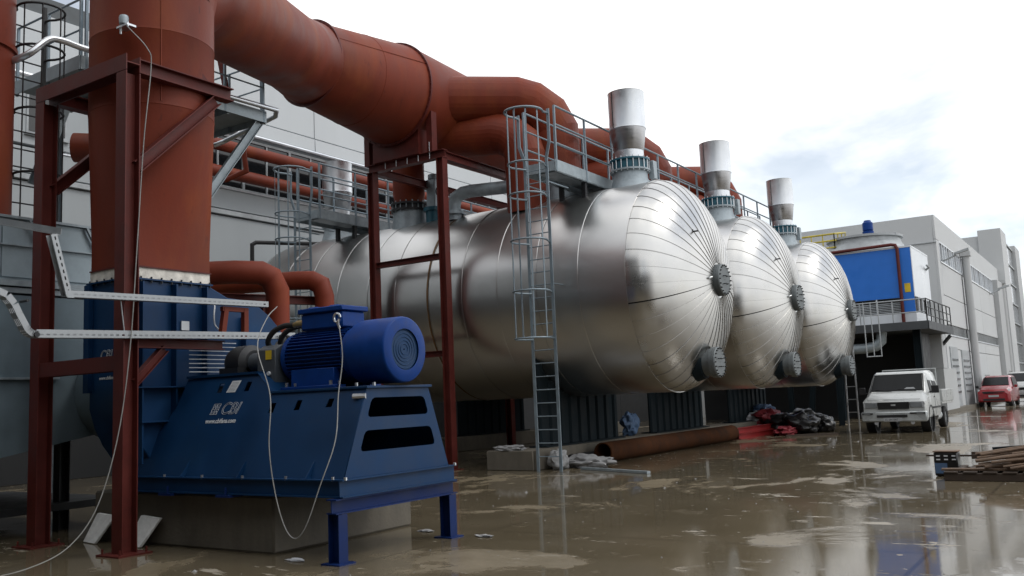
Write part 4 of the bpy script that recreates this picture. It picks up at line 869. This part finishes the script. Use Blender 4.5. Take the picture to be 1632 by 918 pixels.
for x in (-9.6, -13.7):
    part('fan_hood', MB().loft([[(x+1.95*(math.cos(a)/max(abs(math.cos(a)), abs(math.sin(a))))*(1-k)+r*math.cos(a)*k, 45.85+2.0*(math.sin(a)/max(abs(math.cos(a)), abs(math.sin(a))))*(1-k)+r*math.sin(a)*k, z) for a in [2*math.pi*(j+.5)/40 for j in range(40)]] for k, r, z in ((0, 1.9, 7.70), (1, 1.65, 8.25), (1, 1.62, 8.5))], False), 'tower_grey', ct)
    part('hood_rim', MB().lathe([(8.46, 1.62), (8.46, 1.74), (8.56, 1.74), (8.56, 1.55)], (x, 45.85, 0), (0, 0, 1), 40), 'tower_grey', ct)
    fm = part('fan_motor', MB().lathe([(8.6, .16), (8.62, .26), (8.8, .26), (8.82, .20), (8.86, .24), (9.2, .24), (9.27, .17), (9.33, .15), (9.34, .02)], (x+.35, 45.2, 0), (0, 0, 1), 20), 'blue_motor', ct)
    part('motor_bridge', MB().box(x-1.6, x+1.6, 45.1, 45.3, 8.5, 8.58), 'tower_grey', fm)
part('riser_pipe', MB().tube([(TX0, TY0-.14, 7.66), (-8.0, TY0-.14, 7.80), (-7.82, TY0-.14, 7.76), (-7.75, TY0-.14, 7.6), (-7.75, TY0-.14, DZ+.02)], .075, 10), 'red_steel', ct)
part('caution_label', MB().box(-7.6, -7.35, TY0-.045, TY0-.032, 5.6, 6.0), 'yellow', ct)
part('side_handle', MB().tube([(TX, 47.2, 6.9), (TX+.15, 47.1, 7.0), (TX+.15, 46.6, 7.05)], .05, 8), 'tower_grey', ct)
yr = thing('yellow_railing', 'yellow handrail on top of the cooling tower', 'railing', (-11.4, 44.6, 7.7))
railing(yr, (-12.2, 44.2, 7.75), (-10.6, 44.2, 7.75), step=.5, hh=1.0, r=.04, m='yellow_rail', mids=(.35, .68))
railing(yr, (-10.6, 44.2, 7.75), (-10.4, 45.6, 7.95), step=.5, hh=1.0, r=.04, m='yellow_rail', mids=(.35, .68))
solo('deck_pipe', 'pale insulated pipe bending down below the cooling tower deck', 'pipe', MB().tube([(-12, 42.4, 3.15), (-9.2, 42.4, 3.15), (-8.8, 42.4, 3.22), (-8.55, 42.4, 3.45), (-8.5, 42.4, 3.85)], .22, 16), 'galvanised', sharp=40)
solo('deck_ladder', 'pale ladder cage hanging below the deck beside the farthest tank', 'ladder', MB().tube([(-8.95, 41.3, 5.1), (-8.95, 41.3, 2.75), (-8.35, 41.3, 2.75), (-8.35, 41.3, 5.1)], .025, 6).tube([(-8.65, 41.3, 5.1), (-8.65, 41.3, 2.75)], .02, 6), 'frame_grey')
for i, (x, y, tx) in enumerate(((-9.3, 37.5, -9.1), (-10.6, 37.9, -10.2), (-11.2, 37.5, -11.3))):
    solo('steel_prop', '%s slanted blue grey steel prop beyond the farthest tank' % ('right', 'middle', 'left')[i], 'prop', MB().ibeam((x, y, 0), (tx, y, 3.8), .22, .18, .016), 'saddle_paint', 'steel props beyond the tanks')
solo('prop_ladder', 'narrow ladder leaning beside the steel props', 'ladder', MB().beam((-9.0, 37.3, 0), (-8.95, 37.3, 3.4), .05, .03).beam((-8.6, 37.3, 0), (-8.6, 37.3, 3.4), .05, .03).box(-9.0, -8.6, 37.28, 37.31, .5, .53).box(-9.0, -8.6, 37.28, 37.31, 1.0, 1.03).box(-9.0, -8.6, 37.28, 37.31, 1.5, 1.53).box(-9.0, -8.6, 37.28, 37.31, 2.0, 2.03).box(-9.0, -8.6, 37.28, 37.31, 2.5, 2.53), 'galv_bright')
# ---------------------------------------------------------------- things lying on the ground
def hollow_pipe(p, q, r, n=28, t=.03):
    p, q = Vector(p), Vector(q); L = (q-p).length
    return MB().lathe([(0, r-t), (0, r), (L, r), (L, r-t), (0, r-t)], p, q-p, n)
solo('rusty_pipe', 'long rusty brown pipe lying along the tank plinth', 'pipe', hollow_pipe((-10.42, 19.5, .24), (-10.42, 28.2, .24), .24), 'rust_pipe')
solo('dark_pipe', 'shorter dark pipe lying behind the rusty one by the ladder', 'pipe', hollow_pipe((-10.80, 18.6, .16), (-10.76, 22.5, .16), .1), 'dark_steel')
for i, (x, z, l) in enumerate(((-10.3, .09, 'bottom front'), (-10.52, .09, 'bottom rear'), (-10.42, .27, 'top'))):
    solo('red_beam', '%s bar of the bright red steel beams stacked by the middle tank' % l, 'beam', MB().ibeam((x, 28.5, z), (x+.1, 33.2-.4*i, z), .17, .16, .014), 'red_bright', 'red beams stacked on the ground')
def crumple(c, s, seed, sub=4, amp=.28, fr=2.2):
    from mathutils import noise
    bm = bmesh.new(); bmesh.ops.create_icosphere(bm, subdivisions=sub, radius=1); m = MB()
    for v in bm.verts:
        d = v.co.normalized(); q = d*fr+Vector((seed*7.1, seed*3.3, seed))
        k = 1+amp*noise.noise(q)+amp*.6*abs(noise.noise(q*2.3))+amp*.18*noise.noise(q*5)
        p = Vector((d.x*s[0]*k, d.y*s[1]*k, d.z*s[2]*k))
        m.v.append(Vector((c[0]+p.x, c[1]+p.y, max(c[2]+p.z, .006))))
    m.f = [[v.index for v in f.verts] for f in bm.faces]; bm.free(); return m
for i, (c, s, lab) in enumerate((((-9.35, 32.0, .3), (.62, .6, .36), 'largest black plastic bag in the heap, nearest the van'), ((-10.1, 32.3, .32), (.5, .5, .36), 'middle black plastic bag in the heap before the tanks'), ((-9.6, 33.4, .38), (.55, .55, .42), 'rear black plastic bag in the heap before the tanks'), ((-8.8, 33.0, .26), (.35, .4, .3), 'small black plastic bag at the right of the heap'))):
    solo('plastic_bag', lab, 'bag', crumple(c, s, i+1, 4, .35), 'plastic_black', 'black bags in a heap', sharp=60)
solo('red_tarp', 'crumpled red and pink sheet on the bag heap', 'sheet', crumple((-10.6, 32.6, .55), (.5, .6, .28), 9, 4, .5), 'cloth_red', sharp=60)
solo('red_wrapping', 'flat red plastic wrapping at the end of the red beams', 'sheet', crumple((-9.6, 31.2, .12), (.3, .8, .16), 12, 4, .6), 'cloth_red', sharp=60)
solo('white_sheet', 'white sheet beside the crumpled red one', 'sheet', crumple((-11.1, 32.6, .42), (.4, .5, .3), 15, 4, .5), 'cloth_white', sharp=60)
solo('blue_cloth', 'blue and white cloth bundle hanging between the tank saddles', 'cloth', crumple((-11.45, 23.1, .75), (.2, .3, .3), 21, 4, .5), 'cloth_blue', sharp=60)
solo('pale_bundle', 'pale blue cloth lump on top of the bag heap', 'cloth', crumple((-11.0, 33.2, .8), (.35, .4, .22), 23, 3, .5), 'cloth_blue', sharp=60)
solo('grey_sheeting', 'crumpled grey sheeting at the foot of the ladder', 'sheet', crumple((-10.62, 17.75, .18), (.2, .22, .22), 31, 4, .5), 'cloth_grey', 'crumpled grey sheeting by the ladder', sharp=60)
solo('grey_sheeting', 'longer crumpled grey sheeting before the rusty pipe mouth', 'sheet', crumple((-10.15, 18.2, .12), (.55, .25, .16), 33, 4, .5), 'cloth_grey', 'crumpled grey sheeting by the ladder', sharp=60)
solo('grey_rag', 'small grey rag on the concrete block by the ladder', 'rag', crumple((-11.65, 17.4, .48), (.35, .12, .07), 35, 4, .6), 'cloth_grey', sharp=60)
solo('angle_bar', 'grey steel bar lying on the ground right of the ladder', 'bar', MB().beam((-10.0, 17.7, .03), (-8.0, 16.85, .03), .09, .05), 'galvanised')
solo('angle_bar', 'thin dark batten on the ground by the red beams', 'batten', MB().beam((-9.2, 29.8, .03), (-7.8, 30.8, .03), .1, .06), 'wood_dark')
for i, (x0, x1, y) in enumerate(((-11.33, -10.98, 6.98), (-10.42, -10.06, 6.99))):
    m = MB(); m.add([(x0, y-.06, .006), (x1, y-.12, .006), (x1+.17, y+.04, .34), (x0+.12, y+.06, .36), (x0, y-.02, .004), (x1, y-.08, .004), (x1+.17, y+.09, .34), (x0+.12, y+.11, .36)], [(0, 1, 2, 3), (4, 7, 6, 5), (0, 4, 5, 1), (1, 5, 6, 2), (2, 6, 7, 3), (3, 7, 4, 0)])
    solo('foam_board', 'white foam board leaning on the concrete block, %s of the front post' % ('left' if i == 0 else 'right'), 'board', m, 'foam', 'foam boards by the fan block', bevel=.008)
for i, (p, q) in enumerate((((-7.55, 6.85), (-7.3, 7.0)), ((-7.6, 8.95), (-7.2, 9.2)), ((-6.55, 8.85), (-6.3, 9.05)))):
    solo('wrapping_scrap', ('white plastic scrap on the ground below the wire loop', 'torn white scrap on the ground behind the skid', 'torn scrap on the ground beside the rear leg of the fan stand')[i], 'scrap', crumple(((p[0]+q[0])/2, (p[1]+q[1])/2, .012), (.10, .045, .012), 40+i, 3, .8), 'cloth_white' if i == 0 else 'cloth_grey', 'scraps on the ground', sharp=60)
cr = MB(); rnd = random.Random(4)
for k in range(420):
    x, y = rnd.uniform(-10.5, 1), rnd.uniform(6, 30)
    if -11.5 < x < -6.6 and 6.6 < y < 9.6: continue
    s = rnd.uniform(.004, .015)*(1+(rnd.random() < .08)*1.5); a = rnd.uniform(0, 3.14); c_, s_ = math.cos(a)*s, math.sin(a)*s
    cr.add([(x-c_, y-s_, .002), (x+s_, y-c_, .002), (x+c_, y+s_, .002), (x-s_*.7, y+c_*.7, .002), (x+s*.2, y, s*.7)], [(0, 1, 4), (1, 2, 4), (2, 3, 4), (3, 0, 4)])
solo('gravel_crumbs', 'scattered grit and crumbs on the wet yard', 'grit', cr, 'cloth_grey', kind='stuff')
# ---------------------------------------------------------------- timber on a pallet (right edge)
pa = thing('pallet', 'dark wooden pallet at the right edge of the yard', 'pallet', (-1.6, 16.8, 0))
for y in (16.25, 16.85, 17.45): part('runner', MB().box(-2.5, -.3, y-.05, y+.05, .003, .12), 'wood_dark', pa, .004)
for k in range(8): part('deck_board', MB().box(-2.5+k*.28, -2.30+k*.28, 16.18, 17.52, .121, .145), 'wood_dark', pa, .003)
rnd = random.Random(11)
for k in range(34):
    x0 = -1.75+rnd.uniform(-.35, .3); y0 = 16.25+rnd.uniform(0, .8); lv = k//12
    z = .19+lv*.09+rnd.uniform(0, .03); L = rnd.uniform(1.6, 2.2); a = rnd.uniform(.05, .35)
    p, q = Vector((x0, y0, z)), Vector((x0+L*math.cos(a), y0+L*math.sin(a), z+rnd.uniform(.16, .34)))
    solo('timber_batten', 'round wooden batten in the loose bundle on the pallet', 'batten', MB().tube([p, q], rnd.uniform(.018, .030), 8), 'wood', 'battens bundled on the pallet')
solo('long_board', 'flat brown board across the left end of the pallet', 'board', MB().beam((-2.55, 16.35, .17), (-1.2, 16.45, .17), .12, .035), 'wood', bevel=.003)
solo('raised_board', 'dark brown plank lying level behind the timber bundle', 'board', MB().beam((-2.25, 17.6, .30), (-.9, 17.7, .31), .03, .12), 'wood_dark', bevel=.003)
solo('dark_batten', 'dark stick poking left behind the paint bucket', 'batten', MB().beam((-2.95, 17.45, .31), (-1.4, 17.5, .30), .04, .03), 'wood_dark')
solo('blue_bar', 'dark blue bar lying on top of the timber bundle', 'bar', MB().beam((-1.85, 17.0, .45), (-1.0, 17.2, .50), .06, .05), 'saddle_paint')
bk = thing('paint_bucket', 'dark rectangular tin with patterned label left of the timber', 'tin', (-2.6, 17.0, 0))
part('tin', MB().box(-2.75, -2.38, 16.95, 17.25, .004, .40), 'plastic_black', bk, .02)
part('rim', MB().box(-2.76, -2.37, 16.94, 17.26, .40, .42), 'wood', bk, .006)
part('blue_label', MB().box(-2.74, -2.55, 16.940, 16.946, .05, .22), 'cloth_blue', bk)
for k in range(3):
    for j in range(2): part('pale_mark', MB().box(-2.71+k*.12, -2.65+k*.12, 16.941, 16.947, .27+j*.06, .29+j*.06), 'label_white', bk)
# ---------------------------------------------------------------- vehicles (local: x right, y back, z up, front at y=0)
def sect(y, w, z0, z1, wt, zs, n=6):       # body section: bottom half width w, shoulder z zs, roof half width wt
    r = .09; pts = [(-w*.96, z0), (w*.96, z0), (w, z0+.12), (w, zs), (wt+.03, z1-r), (wt-.08, z1), (-wt+.08, z1), (-wt-.03, z1-r), (-w, zs), (-w, z0+.12)]
    return [(x, y, z) for x, z in pts]
def wheel(t, x, y, r, w=.2):
    o = part('wheel', MB().lathe([(-w/2, r*.62), (-w/2, r*.94), (-w/2+.03, r), (w/2-.03, r), (w/2, r*.94), (w/2, r*.62)], (x, y, r), (1, 0, 0), 28), 'rubber', t)
    part('rim', MB().lathe([(-w/2+.02, r*.64), (-w/2+.03, .03), (w/2-.03, .03), (w/2-.02, r*.64)], (x, y, r), (1, 0, 0), 20), 'lamp_dim', o)
van = thing('pickup_truck', 'white flat fronted pickup truck parked beside the farthest tank', 'pickup truck')
W_ = .96
part('body', MB().loft([sect(.05, W_-.04, .42, .98, W_-.06, .94), sect(.16, W_, .36, 1.08, W_-.05, 1.0), sect(.62, W_, .36, 1.27, W_-.10, 1.12)]), 'van_white', van, .05)
part('cab', MB().loft([sect(.62, W_, .45, 1.27, W_-.10, 1.12), sect(.72, W_, .45, 1.34, W_-.11, 1.15), sect(1.15, W_, .45, 1.86, W_-.17, 1.15), sect(1.30, W_, .45, 1.95, W_-.17, 1.15), sect(2.5, W_, .45, 1.97, W_-.17, 1.15), sect(2.75, W_-.02, .45, 1.90, W_-.18, 1.15)]), 'van_white', van, .02)
def quadpanel(name, pts, m, t, th=(0, -.012, .006)):
    v = Vector(th); return part(name, MB().add(list(pts)+[Vector(p)+v for p in pts], [(0, 1, 2, 3), (7, 6, 5, 4), (0, 4, 5, 1), (1, 5, 6, 2), (2, 6, 7, 3), (3, 7, 4, 0)]), m, t)
quadpanel('windscreen', [(-.80, .715, 1.33), (.80, .715, 1.33), (.735, 1.115, 1.83), (-.735, 1.115, 1.83)], 'glass_car', van, (0, -.02, .02))
ws = van.children[-1]
part('wiper', MB().tube([(-.15, .66, 1.32), (-.65, .70, 1.375)], .012, 5).tube([(.6, .66, 1.32), (.05, .70, 1.375)], .012, 5), 'black', van)
part('dash_papers', MB().add([(.2, .71, 1.355), (.6, .71, 1.355), (.52, .735, 1.43), (.3, .735, 1.43)], [(0, 1, 2, 3)]), 'lamp_glass', van)
for s in (-1, 1):
    quadpanel('side_window', [(s*(W_+.002-.005), 1.05, 1.22), (s*(W_-.005), 1.62, 1.22), (s*(W_-.155), 1.62, 1.82), (s*(W_-.155), 1.27, 1.82)], 'glass_car', van, (s*.012, 0, .004))
    quadpanel('rear_window', [(s*(W_+.002-.005), 1.75, 1.22), (s*(W_-.005), 2.45, 1.22), (s*(W_-.155), 2.42, 1.82), (s*(W_-.155), 1.75, 1.82)], 'glass_car', van, (s*.012, 0, .004))
    mrr = part('mirror', MB().box(s*1.02, s*1.24, .86, .96, 1.22, 1.46).tube([(s*.93, .95, 1.25), (s*1.1, .92, 1.28)], .025, 6), 'black', van, .02)
    hl = part('headlight', MB().box(s*.50, s*.86, .015, .06, .80, .97), 'lamp_dim', van, .01)
    part('indicator', MB().box(s*.86, s*.91, .02, .08, .80, .97), 'lamp_glass', van)
    part('fog_lamp', MB().cyl((s*.55, .02, .33), (s*.55, -.03, .33), .06, 10), 'lamp_glass', van)
    part('door_seam', MB().box(s*(W_+.003), s*(W_+.006), 1.68, 1.70, .5, 1.2), 'joint_dark', van)
    for y in (.85, 3.75): wheel(van, s*.80, y, .36, .22)
    part('wheel_arch', MB().lathe([(s*.70, .36), (s*.70, .45), (s*.975, .45), (s*.975, .40)], (0, .85, .40), (1, 0, 0), 24), 'black', van)
part('hood_seam', MB().box(-.80, .80, .10, .115, 1.060, 1.068).box(-.80, -.79, .12, .60, 1.09, 1.095), 'joint_dark', van)
part('screen_gasket', MB().tube([(-.83, .70, 1.325), (.83, .70, 1.325), (.76, 1.10, 1.85), (-.76, 1.10, 1.85)], .016, 6, True, True), 'black', van)
for s_ in (-1, 1):
    part('door_handle', MB().box(s_*.965, s_*.985, 1.50, 1.62, 1.08, 1.11), 'black', van)
    part('side_trim', MB().box(s_*.962, s_*.975, 1.25, 2.7, .72, .78), 'black', van)
    part('marker_lamp', MB().box(s_*.70, s_*.90, -.105, -.09, .60, .66), 'lamp_dim', van)
part('badge', MB().box(-.07, .07, -.005, .008, .86, .91), 'bright_metal', van)
part('grille', MB().box(-.47, .47, .01, .06, .76, .98), 'black', van)
for k in range(4): part('grille_bar', MB().box(-.45, .45, .0, .012, .79+k*.05, .80+k*.05), 'dark_steel', van)
part('bumper', MB().loft([[(x, y, z) for x, z in ((-.99, .36), (.99, .36), (1.0, .68), (-1.0, .68))] for y in (-.08, .12)]), 'van_silver', van, .04)
part('bumper_strip', MB().box(-.95, -.62, -.1, -.07, .60, .65).box(.5, .95, -.1, -.07, .60, .65).box(-.5, .42, -.1, -.07, .50, .58), 'black', van)
pl_ = part('number_plate', MB().box(-.30, .26, -.115, -.10, .38, .49), 'lamp_glass', van)
text('plate_text', '35 SN 047', .095, frame((-.27, -.117, .40), (1, 0, 0), (0, 0, 1)), 'black', pl_)
part('load_bed', MB().box(-.98, .98, 2.85, 5.0, .82, .90).box(-1.0, -.95, 2.85, 5.0, .90, 1.30).box(.95, 1.0, 2.85, 5.0, .90, 1.30).box(-1.0, 1.0, 4.95, 5.0, .90, 1.3), 'van_white', van, .01)
part('chassis', MB().box(-.5, .5, .3, 4.9, .38, .8), 'black', van)
part('bed_rack', MB().tube([(-.85, 2.85, 1.3), (-.85, 2.85, 2.02), (.85, 2.85, 2.02), (.85, 2.85, 1.3)], .025, 6), 'van_silver', van)
part('fuel_tank', MB().cyl((.72, 2.5, .45), (.72, 3.2, .45), .17, 14), 'bright_metal', van)
part('side_mirror_bar', MB().box(.94, .985, 3.0, 4.9, .95, 1.0), 'bright_metal', van)
van.location = (-6.10, 31.15, 0); van.rotation_euler = (0, 0, R(-1))
def mpv(name, lab, cat, m):
    t = thing(name, lab, cat); w = .87
    part('body', MB().loft([sect(.0, w-.14, .32, .80, w-.2, .70), sect(.12, w-.03, .26, .98, w-.14, .82), sect(.75, w, .24, 1.10, w-.10, .95), sect(1.0, w, .24, 1.18, w-.12, 1.0), sect(1.75, w, .24, 1.68, w-.20, 1.02), sect(2.1, w, .24, 1.75, w-.20, 1.02), sect(3.6, w, .24, 1.75, w-.20, 1.02), sect(4.1, w-.04, .3, 1.60, w-.2, 1.02)]), m, t, .03)
    quadpanel('windscreen', [(-.70, 1.02, 1.185), (.70, 1.02, 1.185), (.61, 1.72, 1.64), (-.61, 1.72, 1.64)], 'glass_car', t, (0, -.02, .025))
    for s in (-1, 1):
        quadpanel('side_window', [(s*(w+.0), 1.5, 1.07), (s*(w+.0), 3.5, 1.07), (s*(w-.16), 3.4, 1.62), (s*(w-.16), 2.0, 1.62)], 'glass_car', t, (s*.015, 0, .005))
        quadpanel('headlight', [(s*.48, .07, .86), (s*.80, .16, .88), (s*.84, .40, .98), (s*.62, .22, .97)], 'lamp_glass', t, (0, -.03, .01))
        part('mirror', MB().box(s*.92, s*1.08, 1.28, 1.36, 1.05, 1.2), 'black' if s < 0 else m, t, .02)
        for y in (.72, 3.3): wheel(t, s*.76, y, .31, .2)
    part('grille', MB().prism([(-.5, .72), (.5, .72), (.58, .86), (-.58, .86)], 'y', .0, .05), 'black', t)
    part('lower_intake', MB().box(-.55, .55, -.02, .03, .34, .46), 'black', t)
    p = part('number_plate', MB().box(-.26, .26, -.03, -.015, .55, .66), 'lamp_glass', t)
    part('roof_bar', MB().tube([(-.6, 1.9, 1.8), (-.6, 3.6, 1.8)], .02, 6).tube([(.6, 1.9, 1.8), (.6, 3.6, 1.8)], .02, 6), 'black', t)
    return t
c1 = mpv('parked_car', 'red compact van facing the camera by the production hall', 'car', 'car_red'); c1.location = (-6.0, 58.2, 0); c1.rotation_euler = (0, 0, R(-2))
c2 = mpv('parked_car', 'white van half hidden behind the red car', 'car', 'van_white'); c2.location = (-5.25, 65.5, 0); c2.scale = (1.08, 1.1, 1.12)
solo('kerb_step', 'low concrete kerb along the foot of the production hall', 'kerb', MB().box(-7.4, -6.95, 48.0, 84, 0, .16), 'concrete')
